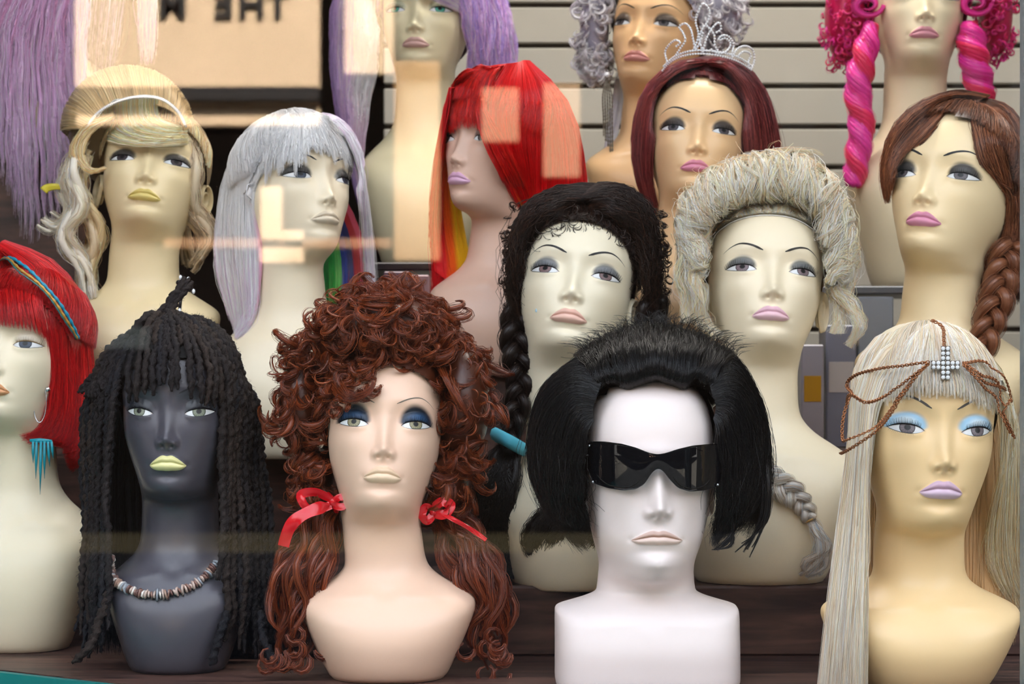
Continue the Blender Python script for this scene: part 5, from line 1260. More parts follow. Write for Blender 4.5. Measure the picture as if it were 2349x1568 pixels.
    P = np.array([c+[.0062*math.cos(q), .0062*math.sin(q), .0035*math.cos(q)] for q in a]); v_, f_ = tube(P, .0014, 6, closed=True); eb.add(v_, f_)
    tag(eb.build('hair_tie', mat('clear_elastic', color='c8a060', rough=.3)), 'small amber elastic at the end of the blonde braid', 'hair band')

if want('L'):
    W_ = Wig('L', 'short bright red bob wig with flipped ends at the left edge', rough=.34)
    rd = ['c80c16', 'd8141c', 'b00812', 'e02420', 'a80a18']
    W_.cap('hair_cap', 'a80a14', hl=6.5, puff=.6)
    W_.fill('hair_cap', W_.scalp(-128, 128, 2, 1.3, cols=40), rd, 5200, thick=.7, noise=.12, r=.024, wave=(.05, 5))
    ks = [[(-10, 560, -2), (x*.6, 620, 101.6), (x*.85, 700, 101.6), (x, y, 101.2)] for x, y in ((-70, 742), (-30, 748), (5, 750), (40, 756), (72, 762), (100, 776), (116, 800))]
    W_.fill('bangs', W_.sheet(ks, m=18, push=.8), rd, 2600, thick=.6, noise=.12, clump=.5, nc=26, r=.023, lv=.08, under=False, wave=(.06, 5))
    ks = [[(-5, 560, -1), (80, 640, 101.3), (105, 760, -6.5), (118, 860, -6), (112, 940, -6), (88, 990, -6.5), (40, 998, -7)],
          [(0, 556, 0), (112, 640, -4), (135, 760, -5), (145, 870, -5), (140, 950, -5), (112, 1010, -6), (70, 1015, -7)],
          [(5, 552, 2), (140, 640, -1), (170, 760, -2), (182, 870, -2), (175, 970, -3), (160, 1040, -4), (130, 1020, -5)],
          [(10, 550, 3), (150, 620, 2), (196, 740, 1), (214, 870, 1), (204, 980, 0), (185, 1060, -2), (150, 1062, -3)],
          [(12, 550, 5), (152, 620, 5), (198, 740, 5), (212, 870, 5), (200, 990, 4), (190, 1075, 3), (160, 1085, 2)]]
    W_.fill('side_hair', W_.sheet(ks, m=28, push=.5), rd, 5600, thick=1.4, noise=.18, clump=.45, nc=36, r=.023, lv=.08, wave=(.1, 6))
    W_.done()
    hb = empty('headband', tuple(W_.pt((110, 670, 102))), 'gold and turquoise cord headband across the short red wig', 'headband')
    for off, r_, c_, nm in ((0, .0021, '0c86a8', 'turquoise_cord'), (-8, .0018, 'b88a3c', 'gold_cord'), (-13, .0010, '2a6a6c', 'teal_cord')):
        P = cr(W_.pts([(-60, 592+off*-1, 102.4), (0, 604-off, 102.4), (50, 625-off, 102.4), (95, 655-off*.9, 102.4), (128+off*.5, 690-off*.6, 102.4), (150+off*.9, 730, 102.2), (162+off, 775, -4.5)]), 90); P = W_.push(P.copy(), 2.1)
        v_, f_ = tube(P, r_*(1+.25*np.sin(np.arange(90)*1.3)), 8); MB().add(v_, f_).build(nm, mat(nm, color=c_, rough=.4, metal=.3 if 'gold' in nm else 0), hb)
    er = empty('hoop_earring', tuple(W_.pt((95, 900, -7))), 'large thin silver hoop earring beside the red bob', 'earring')
    c = W_.pt((92, 925, -6.5)); a = np.linspace(0, 6.283, 48, endpoint=False); P = np.array([c+[.008*math.sin(q), .012*math.sin(q)*0+.004*math.cos(q), .024*math.cos(q)] for q in a])
    v_, f_ = tube(P, .0007, 8, closed=True); MB().add(v_, f_).build('hoop', mat('silver', color='c8ccd0', rough=.15, metal=1), er)
    p = W_.pt((109, 893, -7.2)); v_, f_ = tube(np.array([p+[0, .002, 0], p, p-[0, .002, 0]]), [.003, .0034, .002], 12); MB().add(v_, f_).build('stud', MATS['silver'], er)
    se = empty('spike_earring', tuple(W_.pt((95, 1030, -8))), 'turquoise spiked fan earring hanging below the red bob', 'earring')
    tq = mat('turquoise_stone', color='0f8fa0', rough=.3)
    p0 = W_.pt((92, 1010, -8)); v_, f_ = tube(np.array([p0+[-.013, 0, 0], p0, p0+[.015, 0, -.001]]), [.002, .003, .002], 8); MB().add(v_, f_).build('bar', tq, se)
    for x0, x1, y1 in ((76, 76, 1062), (84, 82, 1098), (94, 92, 1134), (102, 102, 1098), (110, 114, 1070), (118, 122, 1052)):
        P = W_.pts([(x0, 1012, -8.2), ((x0+x1)/2, (1012+y1)/2, -8.2), (x1, y1, -8.2)]); v_, f_ = tube(P, [.0017, .0019, .0002], 6); MB().add(v_, f_).build('spike', tq, se)

if want('M'):
    W_ = Wig('M', 'black dreadlock wig with a blunt fringe on the charcoal grey head', rough=.7, spec=.25)
    W_.cap('hair_cap', '0e0c0c', hl=6.3, puff=.5)
    bk = W_.sheet([[(x, 800, 4), (x2, 1000, 6.5), (x2, 1250, 6.5), (x3, 1500, 6)] for x, x2, x3 in ((270, 205, 195), (340, 290, 290), (430, 470, 480), (500, 585, 600))])
    W_.fill('hair_cap', bk, ['0c0a0c', '141014'], 1400, r=.05, thick=1.5, noise=.3)
    W_.done()
    dm = mat('dreadlock_wool', rough=.75, spec=.25, attr='paint', bump=(900, .5), noise=(260, .35))
    dc = [lin(q) for q in ('191416', '1e1819', '221b1a', '17151a', '2a201c')]; cm = W_.M.size/100
    nd = [0]
    def dread(L, R=.50, push=.45, part='dreadlock'):
        P = cr(W_.pts(L), 46); P = W_.push(P.copy(), push)
        P[1:-1] = (P[:-2]+2*P[1:-1]+P[2:])/4
        seg = np.concatenate([[0], np.cumsum(np.linalg.norm(np.diff(P, axis=0), axis=1))]); n = max(30, int(seg[-1]/.0022)); tt = np.linspace(0, seg[-1], n)
        Q = np.stack([np.interp(tt, seg, P[:, k]) for k in range(3)], 1); t, nn, b = frames(Q)
        S = np.linspace(0, 1, n); ph = rng.random()*6; wob = np.cumsum(rng.normal(0, .00045, (n, 2)), 0); wob -= np.linspace(0, 1, n)[:, None]*wob[-1]; wob = np.clip(wob, -.004, .004)
        Q = Q+wob[:, :1]*nn+wob[:, 1:]*b
        K = 10; a = np.arange(K)/K*6.283; tw = tt/.0105*6.283/2*1.0+ph
        r = R*cm*np.interp(S, [0, .06, .9, 1], [.6, 1, .95, .35])*(1+.10*np.sin(tt*300+ph)+rng.normal(0, .03, n))
        rr = r[:, None]*(1+.20*np.cos(2*(a[None]-tw[:, None]))+rng.normal(0, .03, (n, K)))
        V = Q[:, None]+(rr*np.cos(a))[..., None]*nn[:, None]+(rr*np.sin(a))[..., None]*b[:, None]
        mb = MB(); mb.add(V.reshape(-1, 3), [grid_faces(n, K, True), np.arange(K-1, -1, -1)[None], (np.arange(K)+(n-1)*K)[None]], dc[rng.integers(5)])
        # loose fuzz
        N = int(n*1.6); i = rng.integers(0, n-1, N); aa = rng.random(N)*6.28; d_ = np.cos(aa)[:, None]*nn[i]+np.sin(aa)[:, None]*b[i]
        p0 = Q[i]+d_*r[i][:, None]*.9; s_ = np.linspace(0, 1, 4)[None, :, None]
        C = p0[:, None]+s_*(t[i]*rng.uniform(.1, 1, (N, 1))+d_*rng.uniform(.2, .9, (N, 1)))[:, None]*.0045+s_**2*rng.normal(0, .0012, (N, 1, 3))
        mb.add(*tube3(C, np.full((N, 4), .00013), np.tile(np.array(dc[4]), (N, 4, 1))))
        mb.build(part, dm, W_.root); nd[0] += 1
    T = (384, 726)
    # long hanging locks, left then right
    for k in range(11):
        f = k/10; x = 186+66*f; yb = 1420+90*rng.random(); dread([(T[0]-14-4*k, T[1]+6+k, 1.5-3*f), (262+34*f-20, 800+4*k, .5-5*f), (200+62*f, 900, 1-7*f), (190+60*f+rng.normal(0, 3), 1080, 1-7*f), (190+52*f+rng.normal(0, 5), 1280, -1-6*f), (x-8+rng.normal(0, 7), yb, -2-5*f)], R=.48)
    for k in range(17):
        f = k/16; x = 496+130*f; yb = 1440+90*rng.random() if k > 2 else 1330
        dread([(T[0]+8+3*k, T[1]+5+k*.7, -1+2*f), (470+44*f, 800+6*k*.5, -5+5*f), (506+74*f, 905, -6+7*f), (508+92*f+rng.normal(0, 3), 1080, -6+7*f), (505+118*f+rng.normal(0, 5), 1290, -7+6*f), (x+20*f+rng.normal(0, 7), yb, -7+5*f)], R=.50)
    # short fringe across the brow
    xe = [262, 280, 298, 316, 333, 349, 363, 378, 392, 408, 424, 440, 457, 474, 490, 505]
    ye = [925, 928, 925, 922, 905, 908, 885, 880, 898, 893, 872, 915, 925, 930, 935, 930]
    for x, y in zip(xe, ye):
        if x in (424,): continue
        xr = T[0]+(x-T[0])*.16; dread([(xr, T[1]-2+abs(x-T[0])*.03, -1.5), (T[0]+(x-T[0])*.62, 752+abs(x-T[0])*.08, 101.1), (T[0]+(x-T[0])*.92, 815, 101.0), (x, y-40, 100.9), (x+rng.normal(0, 2), y, 100.9)], R=.46, push=.5)
    # ear-length layer at both sides
    for k in range(9):
        f = k/8; dread([(T[0]-8-5*k, T[1]+2+k, 0), (300-46*f, 770+6*k, -1-1*f), (238-44*f+10, 850+3*k, -2+2*f), (244-66*f, 905+rng.normal(0, 8), -5+5*f)], R=.5)
    for k in range(12):
        f = k/11; dread([(T[0]+8+5*k, T[1]+2+k, 0), (475+30*f, 772+5*k, -3+2*f), (520+52*f, 850+4*k, -5+5*f), (520+68*f, 950+50*f*rng.random()+rng.normal(0, 10), -6+6*f)], R=.5)
    for k in range(7):                                  # crown locks
        f = k/6; dread([(T[0]-34+68*f, T[1]-3+abs(f-.5)*10, 3), (T[0]-30+60*f, T[1]-7+abs(f-.5)*10, 0), (T[0]-60+120*f, T[1]+14, -3.5), (T[0]-92+184*f, 790, 101.0)], R=.5)
    for q in ([(255, 1330, -6), (225, 1440, -7), (205, 1490, -8), (165, 1520, -8)], [(600, 1400, -5), (620, 1490, -7), (650, 1528, -8), (672, 1532, -8)], [(520, 1400, -7), (500, 1490, -8), (487, 1520, -8), (480, 1524, -8)]):
        dread(q, R=.55, push=None or .3)
    for k in range(5):                                  # tail of locks rising from the crown
        j = rng.normal(0, 4, 2); dread([(352+k*9, 742, 1), (372+k*5, 716, 2), (398+j[0], 686+j[1], 3), (420+j[1], 662+j[0], 4), (432+j[0]*1.5, 640+j[1], 5)], R=.42, push=.2)
    # shell necklace
    nk = empty('shell_necklace', tuple(W_.pt((375, 1370, -11))), 'chipped brown and white shell necklace round the charcoal grey neck', 'necklace')
    P = cr(W_.pts([(252, 1280, -4), (258, 1312, 100.5), (282, 1345, 100.5), (330, 1362, 100.5), (380, 1362, 100.5), (430, 1348, 100.5), (472, 1320, 100.5), (497, 1290, -5)]), 160)
    P = W_.push(P.copy(), .4); seg = np.concatenate([[0], np.cumsum(np.linalg.norm(np.diff(P, axis=0), axis=1))]); n = 74; tt = np.linspace(0, seg[-1], n); Q = np.stack([np.interp(tt, seg, P[:, k]) for k in range(3)], 1)
    t, nn, b = frames(Q); cc = [lin(q) for q in ('c8b0a4', '8c6a60', '6c4c46', 'e4dcd4', 'a88878', '9aa0a8')]
    mc = MB(); mc.tube(Q, .0008, 5, lin('2a201c')); mc.build('cord', mat('bead_cord', color='2a201c', rough=.7), nk)
    shm_ = mat('shell_chip', rough=.35, attr='paint')
    for i in range(n):
        R = rng.uniform(.0042, .0068)*(1.3 if rng.random() < .12 else 1); K = 7; a = np.arange(K)/K*6.283+rng.random(); rr = R*rng.uniform(.75, 1.15, K); th = .0012
        tl = unit(t[i]+rng.normal(0, .14, 3)); n2 = unit(nn[i]-tl*nn[i].dot(tl)); b2 = np.cross(tl, n2)
        ring = (np.cos(a)*rr)[:, None]*n2+(np.sin(a)*rr)[:, None]*b2
        v = np.concatenate([Q[i]+ring*.85-tl*th, Q[i]+ring-tl*th*.6, Q[i]+ring+tl*th*.6, Q[i]+ring*.85+tl*th])
        MB().add(v, [grid_faces(4, K, True), np.arange(K-1, -1, -1)[None], (np.arange(K)+3*K)[None]], cc[rng.integers(6)]).build('shell_bead', shm_, nk)

if want('N'):
    W_ = Wig('N', 'big curly auburn wig with two low side ponytails tied by red ribbons', rough=.36)
    au = ['6e2c12', '863a18', '5a2310', '9a4a20', '6c2c14']; dk = ['3c160c', '4a1c10']
    W_.cap('hair_cap', '4a200e', hl=6.6, puff=.6)
    sp = [W_.blob('curls', 878, 790, 3.5, 178, 120, 9, '4a200e'), W_.blob('curls', 694, 925, 2.5, 60, 130, 6, '4a200e'), W_.blob('curls', 1058, 925, 2.5, 72, 145, 6, '4a200e'),
          W_.blob('curls', 880, 745, 0, 135, 75, 8, '4a200e'), W_.blob('curls', 728, 1085, 2.5, 42, 65, 5, '4a200e'), W_.blob('curls', 1032, 1085, 2.5, 48, 80, 5, '4a200e')]
    av = [(748, 1200), (742, 960), (752, 900), (812, 915), (858, 862), (868, 832), (905, 822), (960, 840), (1000, 872), (1020, 960), (1012, 1060), (975, 1150), (975, 1300), (780, 1300)]
    cap_ = (W_.capP, W_.capN)
    curlfield(W_, 'curls', sp+[cap_, sp[0], sp[3]], 360, au, av, rc=(1.4, 2.8), sweep=(1.8, 3.6), width=.95, ns=58, r=.021, lift=.6, m=16, yfront=2, noise=.14, var=.25)
    curlfield(W_, 'curls', sp+[cap_, sp[0], sp[3]], 240, au, av, rc=(.9, 1.9), sweep=(2., 5.0), width=.40, ns=14, r=.017, lift=1.1, m=16, yfront=0, noise=.3, var=.3)
    curlfield(W_, 'curls', [sp[0], sp[3]], 110, au, av, rc=(1.1, 2.2), sweep=(2.4, 4.6), width=.8, ns=44, r=.021, lift=.6, m=16, yfront=3, noise=.14, var=.25, inside=[(700, 640), (1060, 640), (1060, 830), (700, 830)])
    # fringe swept over the brow on the left
    for k in range(24):
        f_ = k/23; jx, jy = rng.normal(0, 4), rng.normal(0, 4); q = rng.uniform(0, 26)
        p = W_.pts([(878-30*f_+jx, 800+12*f_, 101.0), (812-20*f_, 788+30*f_+jy, 101.8), (762+q*.4+jx, 838+12*f_, 102.1), (764+q+jx, 890-q*.3, 102.0), (806+jx, 922-q*.9+jy, 101.7), (848+jx, 902-q*.7, 101.5), (864-q*.3, 862-q*.2, 101.3)])
        p = cr(p, 44)[:int(44*rng.uniform(.62, 1))]; W_.lock('fringe', p, .55, 56, au, m=26, r=.021, twist=2.5, noise=.12, var=.22, core=True, taper=(.5, 1, .9, .4, .05), ck=.4)
    fp = [(746, 846), (800, 822), (868, 828), (866, 868), (852, 905), (806, 928), (764, 938), (744, 925)]
    n_ = 0
    while n_ < 52:
        q = np.array([rng.uniform(744, 868), rng.uniform(822, 938)])
        if not inpoly(q, fp): continue
        p0 = W_.pt((q[0], q[1], 100.5)); nn_ = unit(p0-W_.c0); W_.curl('fringe', p0, nn_, np.array([rng.normal(0, .8), -.2, -.6]), rng.uniform(.6, 1.15), rng.uniform(2.4, 4.4)*rng.choice([-1, 1]), .55, 46, au, psi=rng.uniform(-.4, .4), lift=.5, r=.021, m=15, noise=.12, var=.25); n_ += 1
    for k in range(9):                                   # smooth wave over the right of the forehead
        f_ = k/8
        p = W_.pts([(880+5*k, 810-2*k, 101.3), (925+8*k, 790+3*k, 102), (985+7*k, 820+6*k, 102), (1022+4*k, 872+5*k, -6.5), (1042+5*k, 920+6*k, -5.5)])
        W_.lock('fringe', p, .75, 70, au, m=20, r=.023, twist=1.5, noise=.1, var=.2, taper=(.5, 1, .9, .4, .05), ck=.4)
    # flyaway wisps round the outline
    for k in range(150):
        a = rng.uniform(-.25, math.pi+.25); c = (880+225*math.cos(a)*rng.uniform(.85, 1), 900-235*math.sin(a)*rng.uniform(.85, 1) if math.sin(a) > 0 else 900+200*rng.random())
        p0 = W_.pt((c[0], c[1], rng.uniform(-3, 3))); W_.curl('curls', p0, np.array([0, -1, 0]), np.array([math.cos(a)+rng.normal(0, .6), 0, math.sin(a)+rng.normal(0, .6)]), rng.uniform(.5, 1.3), rng.uniform(2, 5)*rng.choice([-1, 1]), .28, 5, au, r=.014, m=14, noise=.12)
    # ponytails
    def pony(ax, nm, n_):
        P0 = cr(W_.pts(ax), 40); t, nn, b = frames(P0); cm = W_.M.size/100
        for k in range(n_):
            a = k/n_*6.283*1.0; ph = rng.random()*6.28; R = np.interp(np.linspace(0, 1, 40), [0, .12, .45, .8, 1], [.6, 1.9, 3.4, 3.4, 2.4])*rng.uniform(.45, 1.05)
            sw = a+np.sin(np.linspace(0, 1, 40)*6+ph)*.6
            q = P0+(R*np.cos(sw)*cm)[:, None]*b+(R*np.sin(sw)*.6*cm)[:, None]*nn
            wv = (.65*cm*np.sin(ph+np.linspace(0, 1, 40)*rng.uniform(15, 22)))*np.clip(np.linspace(0, 4, 40), 0, 1); q = q+wv[:, None]*b+(wv*.6)[:, None]*nn
            e = int(40*rng.uniform(.8, 1)); W_.lock(nm, q[:e], .75, 56, au, m=34, r=.024, twist=3, noise=.1, var=.22, taper=(.5, 1, 1, .7, .1), ck=.45)
        for k in range(10):
            p0 = W_.pt((ax[-1][0]+rng.normal(0, 28), ax[-1][1]-rng.uniform(0, 70), ax[-1][2]-2)); W_.curl(nm, p0, np.array([0, -1, 0]), np.array([rng.normal(), 0, -1]), 1.2, rng.uniform(4, 6)*rng.choice([-1, 1]), .5, 36, au, r=.024, noise=.1)
    pony([(770, 1135, 1), (745, 1180, -1), (715, 1280, -3), (680, 1360, -4), (682, 1440, -4), (668, 1520, -4)], 'ponytail', 22)
    pony([(990, 1150, 1), (1030, 1200, 1), (1085, 1290, -1), (1125, 1380, -2), (1120, 1460, -2), (1130, 1545, -2)], 'ponytail.001', 24)
    W_.done()
    rb = mat('red_satin', color='d0101e', rough=.25, spec=.6)
    def ribbon(mbx, L, wd, n=30, wv=.0):
        P = cr(W_.pts(L), n); t = unit(np.gradient(P, axis=0)); up = unit(np.cross(t, np.array([0, -1., 0]))); S = np.linspace(0, 1, n)
        tw = .55*np.sin(S*7+wv); side = up*np.cos(tw)[:, None]+np.array([0, -1., 0])*np.sin(tw)[:, None]; nn = unit(np.cross(side, t)); nn *= -np.sign(nn[:, 1:2]+1e-9)
        w2 = wd/200*np.interp(S, [0, .12, .85, 1], [.35, 1, 1, .9]); th = .0005; a = np.linspace(-1, 1, 5)
        F_ = P[:, None]+a[None, :, None]*(side*w2[:, None])[:, None]+nn[:, None]*(th+.0006*np.cos(a*4.5))[None, :, None]
        B_ = F_-nn[:, None]*th*1.6; k = n*5
        mbx.add(F_.reshape(-1, 3), grid_faces(n, 5)); mbx.add(B_.reshape(-1, 3), grid_faces(n, 5)[:, ::-1])
        for c in (0, 4): mbx.add(np.stack([F_[:, c], B_[:, c]], 1).reshape(-1, 3), grid_faces(n, 2))
        mbx.add(np.concatenate([F_[-1], B_[-1]]), grid_faces(2, 5))
    r1 = empty('hair_ribbon', tuple(W_.pt((752, 1150, -3))), 'red satin ribbon bow with a hanging tail on the left auburn ponytail', 'ribbon', 'red ribbons on the auburn wig')
    k1 = MB(); v_, f_ = tube(W_.pts([(752, 1132, -2.8), (765, 1152, -4.2), (772, 1172, -2.8)]), [.003, .0052, .003], 10); k1.add(v_, f_); k1.build('knot', rb, r1)
    l1 = MB(); ribbon(l1, [(765, 1150, -4), (720, 1128, -4.6), (690, 1135, -4.4), (705, 1165, -4.8), (760, 1158, -4.2)], 1.1); l1.build('bow_loop', rb, r1)
    l1 = MB(); ribbon(l1, [(765, 1152, -4), (780, 1140, -4.6), (800, 1142, -4.6), (790, 1160, -4.8), (765, 1158, -4.2)], .9); l1.build('bow_loop', rb, r1)
    l1 = MB(); ribbon(l1, [(756, 1158, -4.4), (712, 1172, -5.4), (672, 1198, -5.6), (650, 1252, -5.4)], 1.5, wv=2); l1.build('tail', rb, r1)
    r2 = empty('hair_ribbon', tuple(W_.pt((1000, 1170, -2))), 'red satin ribbon with a thin tail on the right auburn ponytail', 'ribbon', 'red ribbons on the auburn wig')
    k1 = MB(); v_, f_ = tube(W_.pts([(990, 1160, -1.5), (996, 1175, -2.8), (985, 1188, -1.5)]), [.003, .0052, .003], 10); k1.add(v_, f_); k1.build('knot', rb, r2)
    l1 = MB(); ribbon(l1, [(992, 1172, -2.6), (1015, 1150, -3.4), (1034, 1158, -3.2), (1022, 1178, -3.4), (995, 1176, -2.8)], 1.2); l1.build('bow_loop', rb, r2)
    l1 = MB(); ribbon(l1, [(992, 1172, -2.4), (976, 1162, -3), (968, 1180, -3), (978, 1195, -3), (994, 1178, -2.6)], 1.0); l1.build('bow_loop', rb, r2)
    l1 = MB(); ribbon(l1, [(1010, 1176, -3), (1050, 1196, -4.4), (1090, 1220, -4.6), (1115, 1238, -4.4)], .55, wv=1); l1.build('tail', rb, r2)

if want('O'):
    W_ = Wig('O', 'black swept-back collar-length wig on the white male head', rough=.33, spec=.38)
    bl_ = ['060608', '09090c', '0c0b10', '05070a', '120d0c']
    W_.cap('hair_cap', '0c0c10', hl=11.2, puff=.5, slope=.95)
    sp = W_.blob('swept_hair', 1508, 862, 3.5, 186, 118, 6.5, '060608'); W_.blob('side_hair', 1305, 1030, 2.5, 78, 170, 6, '060608'); W_.blob('side_hair', 1700, 1030, 2.5, 62, 170, 6, '060608')
    ks = []
    for f_ in np.linspace(0, 1, 9):
        x0 = 1372+f_*(1636-1372); e = abs(f_-.5)*2; y0 = 884+(8*math.cos(f_*math.pi*4)-4)*-1+ (max(0, e-.75))*120
        xm = 1508+(x0-1508)*1.18; ks.append([(x0, y0, 100.15), (x0+(xm-x0)*.35, y0-26, -9.2+e*2.2), (xm, 820+e*24, -8.9+e*3.2), (1508+(x0-1508)*1.34, 765+e*e*50, -4+e), (1508+(x0-1508)*1.42, 738+e*e*72, .5), (1508+(x0-1508)*1.42, 742+e*e*90, 4)])
    W_.fill('swept_hair', W_.sheet(ks, m=22, push=.3), bl_, 5600, r=.022, thick=1.0, clump=.5, nc=60, noise=.22, lv=.35, fly=.08, var=.25, tip=.3, wave=(.15, 5))
    L = [[(1362, 965, -7), (1350, 985, -7.6), (1336, 1050, -7.4), (1336, 1130, -6.8), (1354, 1215, -5)],
         [(1362, 930, -7), (1320, 925, -7), (1283, 1010, -6.5), (1275, 1120, -6), (1305, 1220, -4.5), (1350, 1270, -3.5)],
         [(1372, 900, -7.5), (1315, 880, -6.5), (1255, 950, -5), (1235, 1080, -4.5), (1262, 1180, -4), (1325, 1262, -3)],
         [(1385, 860, -6), (1325, 835, -4), (1240, 905, -2.5), (1213, 1040, -2), (1238, 1150, -2), (1290, 1225, -2)],
         [(1400, 810, -3), (1335, 812, -1), (1240, 890, 0), (1214, 1030, 1), (1232, 1140, 1), (1270, 1200, 1)]]
    W_.fill('side_hair', W_.sheet(L, m=24, push=.3), bl_, 6400, r=.022, thick=1.6, clump=.6, nc=50, noise=.30, lv=.30, fly=.06, var=.25, wave=(.2, 7), tip=.25)
    R_ = [[(1636, 960, -7), (1644, 985, -7.6), (1652, 1050, -7.4), (1654, 1140, -6.8), (1642, 1230, -5), (1658, 1262, -5)],
          [(1642, 930, -7), (1672, 930, -7), (1702, 1010, -6.5), (1706, 1110, -6), (1680, 1205, -5), (1640, 1250, -4)],
          [(1632, 900, -7.5), (1680, 880, -6.5), (1728, 950, -5), (1742, 1060, -4.5), (1725, 1160, -4), (1665, 1238, -3.5)],
          [(1622, 860, -6), (1680, 835, -4), (1742, 920, -2.5), (1764, 1040, -2), (1752, 1150, -2), (1700, 1228, -2)],
          [(1600, 800, -3), (1672, 800, -1), (1745, 905, 0), (1768, 1040, 1), (1760, 1160, 1), (1722, 1250, 1)]]
    W_.fill('side_hair', W_.sheet(R_, m=24, push=.3), bl_, 6000, r=.022, thick=1.5, clump=.7, nc=44, noise=.30, lv=.30, fly=.07, var=.25, wave=(.2, 7), tip=.25)
    for k in range(8):                                 # loose ends on the right
        x = 1745+rng.normal(0, 8); W_.lock('side_hair', W_.pts([(x, 1040, -2), (x+12, 1130, -3), (x+2, 1200, -3), (x-40+rng.normal(0, 14), 1262+rng.normal(0, 8), -3)]), .35, 26, bl_, m=20, r=.018, taper=(1, .8, .12))
    for k in range(5):
        W_.lock('side_hair', W_.pts([(1668, 1150, -5), (1680, 1220, -5), (1672+rng.normal(0, 6), 1248, -5), (1640+rng.normal(0, 6), 1258+rng.normal(0, 4), -5)]), .3, 24, bl_, m=20, r=.018, taper=(1, .8, .12))
    # upstanding short wisps along the crown
    n_ = 520; x = rng.uniform(1335, 1690, n_); e = (x-1510)/185; y = 742+e*e*78+rng.uniform(-4, 18, n_)
    for k in range(n_):
        q = W_.pt((x[k], y[k], rng.uniform(-3, 2))); dx = (e[k]*.9+rng.normal(0, .5))*.012; h = rng.uniform(.006, .017)
        W_.lock('swept_hair', np.array([q, q+[dx*.5, 0, h*.8], q+[dx*1.4, .002, h]]), .06, 2, bl_, m=6, r=.014, core=False)
    W_.done()
    # sunglasses, one wrap-around shield with a dipping top edge
    SG = empty('sunglasses', tuple(W_.pt((1508, 1075, 102))), 'black wrap-around sunglasses on the white male head', 'sunglasses')
    gm = mat('dark_lens', color='0b0c10', rough=.03, spec=.28); fm = mat('glasses_frame', color='030304', rough=.4, spec=.3); mm_ = mat('screw_metal', color='b8c0c8', rough=.2, metal=1)
    zx = lambda x: 1330+x/4.356; zy = lambda y: 980+y/4.356
    top = [(72, 160), (110, 138), (250, 140), (420, 162), (560, 200), (700, 255), (775, 268), (850, 258), (980, 215), (1130, 180), (1290, 165), (1440, 165), (1462, 200)]
    bot = [(72, 400), (130, 555), (280, 605), (430, 628), (560, 618), (650, 565), (715, 455), (780, 405), (832, 430), (890, 510), (980, 605), (1100, 640), (1250, 628), (1395, 580), (1462, 380)]
    nx, nz = 90, 24; xs = np.linspace(72, 1462, nx)
    ty = np.interp(xs, [a for a, _ in top], [b for _, b in top]); by = np.interp(xs, [a for a, _ in bot], [b for _, b in bot])
    for _ in range(3):
        ty[1:-1] = (ty[:-2]+2*ty[1:-1]+ty[2:])/4; by[1:-1] = (by[:-2]+2*by[1:-1]+by[2:])/4
    def shell(inset, fr_, y0, th, name, m, par):
        V = []
        for i in range(nx):
            for j in range(nz):
                f = j/(nz-1); yy = ty[i]+(by[i]-ty[i])*f
                xn = (xs[i]-775)/700; V.append(at(zx(xs[i]), zy(yy), W_.d+(-11.2+5.2*abs(xn)**2.2+.5*(f-.3)**2+y0)/100))
        V = np.array(V); V2 = V+np.array([0, th/100, 0]); f = grid_faces(nx, nz); k0 = nx*nz
        edge = np.concatenate([np.arange(nz), np.arange(1, nx)*nz+nz-1, (nx-1)*nz+np.arange(nz-2, -1, -1), np.arange(nx-2, 0, -1)*nz]); e2 = np.roll(edge, -1)
        return link(name, mesh_np(name, np.concatenate([V, V2]), [f, f[:, ::-1]+k0, np.stack([edge, e2, e2+k0, edge+k0], -1)]), m, par), V
    lens, VL = shell(0, 0, 0, .22, 'lens', gm, SG)
    # inner frame rims set into the shield
    for (cxz, wz, hz) in ((395, 262, 200), (1105, 232, 200)):
        a = np.linspace(0, 2*math.pi, 60, endpoint=False)
        X_ = cxz+wz*np.sign(np.cos(a))*np.abs(np.cos(a))**.7; 
        Y_ = np.interp(X_, xs, (ty+by)/2)+np.sin(a)*np.interp(X_, xs, (by-ty)/2-26)
        mbx = MB(); P = np.array([at(zx(x), zy(y), W_.d+(-11.25+5.2*abs((x-775)/700)**2.2)/100+.0025) for x, y in zip(X_, Y_)]); mbx.tube(P, .0007, 6, closed=True)
        mbx.build('rim', fm, SG)
    for (x, y) in ((95, 182), (132, 543), (1446, 215), (1378, 572)):
        p = at(zx(x), zy(y), W_.d+(-11.35+5.2*abs((x-775)/700)**2.2)/100); mbx = MB(); v_, f_ = tube(np.array([p+[0, .0015, 0], p, p-[0, .0008, 0]]), [.0016, .0016, .0008], 12); mbx.add(v_, f_); mbx.build('screw', mm_, SG)
    for sgn, x0 in ((-1, 80), (1, 1450)):
        P = [at(zx(x0), zy(280), W_.d-.062), at(zx(x0+sgn*38), zy(278), W_.d-.045), at(zx(x0+sgn*42), zy(280), W_.d+.0), at(zx(x0+sgn*40), zy(300), W_.d+.03)]
        v_, f_ = tube(cr(np.array(P), 20), np.interp(np.linspace(0, 1, 20), [0, 1], [.006, .003]), 8, flat=.3); MB().add(v_, f_).build('temple', fm, SG)
    P = [at(zx(35)+1.5*math.cos(a)*3.0, zy(280)+math.sin(a)*22, W_.d-.058) for a in np.linspace(0, 6.283, 24, endpoint=False)]
    mbx = MB(); v_, f_ = tube(np.array(P), .0012, 6, closed=True); mbx.add(v_, f_); mbx.build('silver_ornament', mm_, SG)

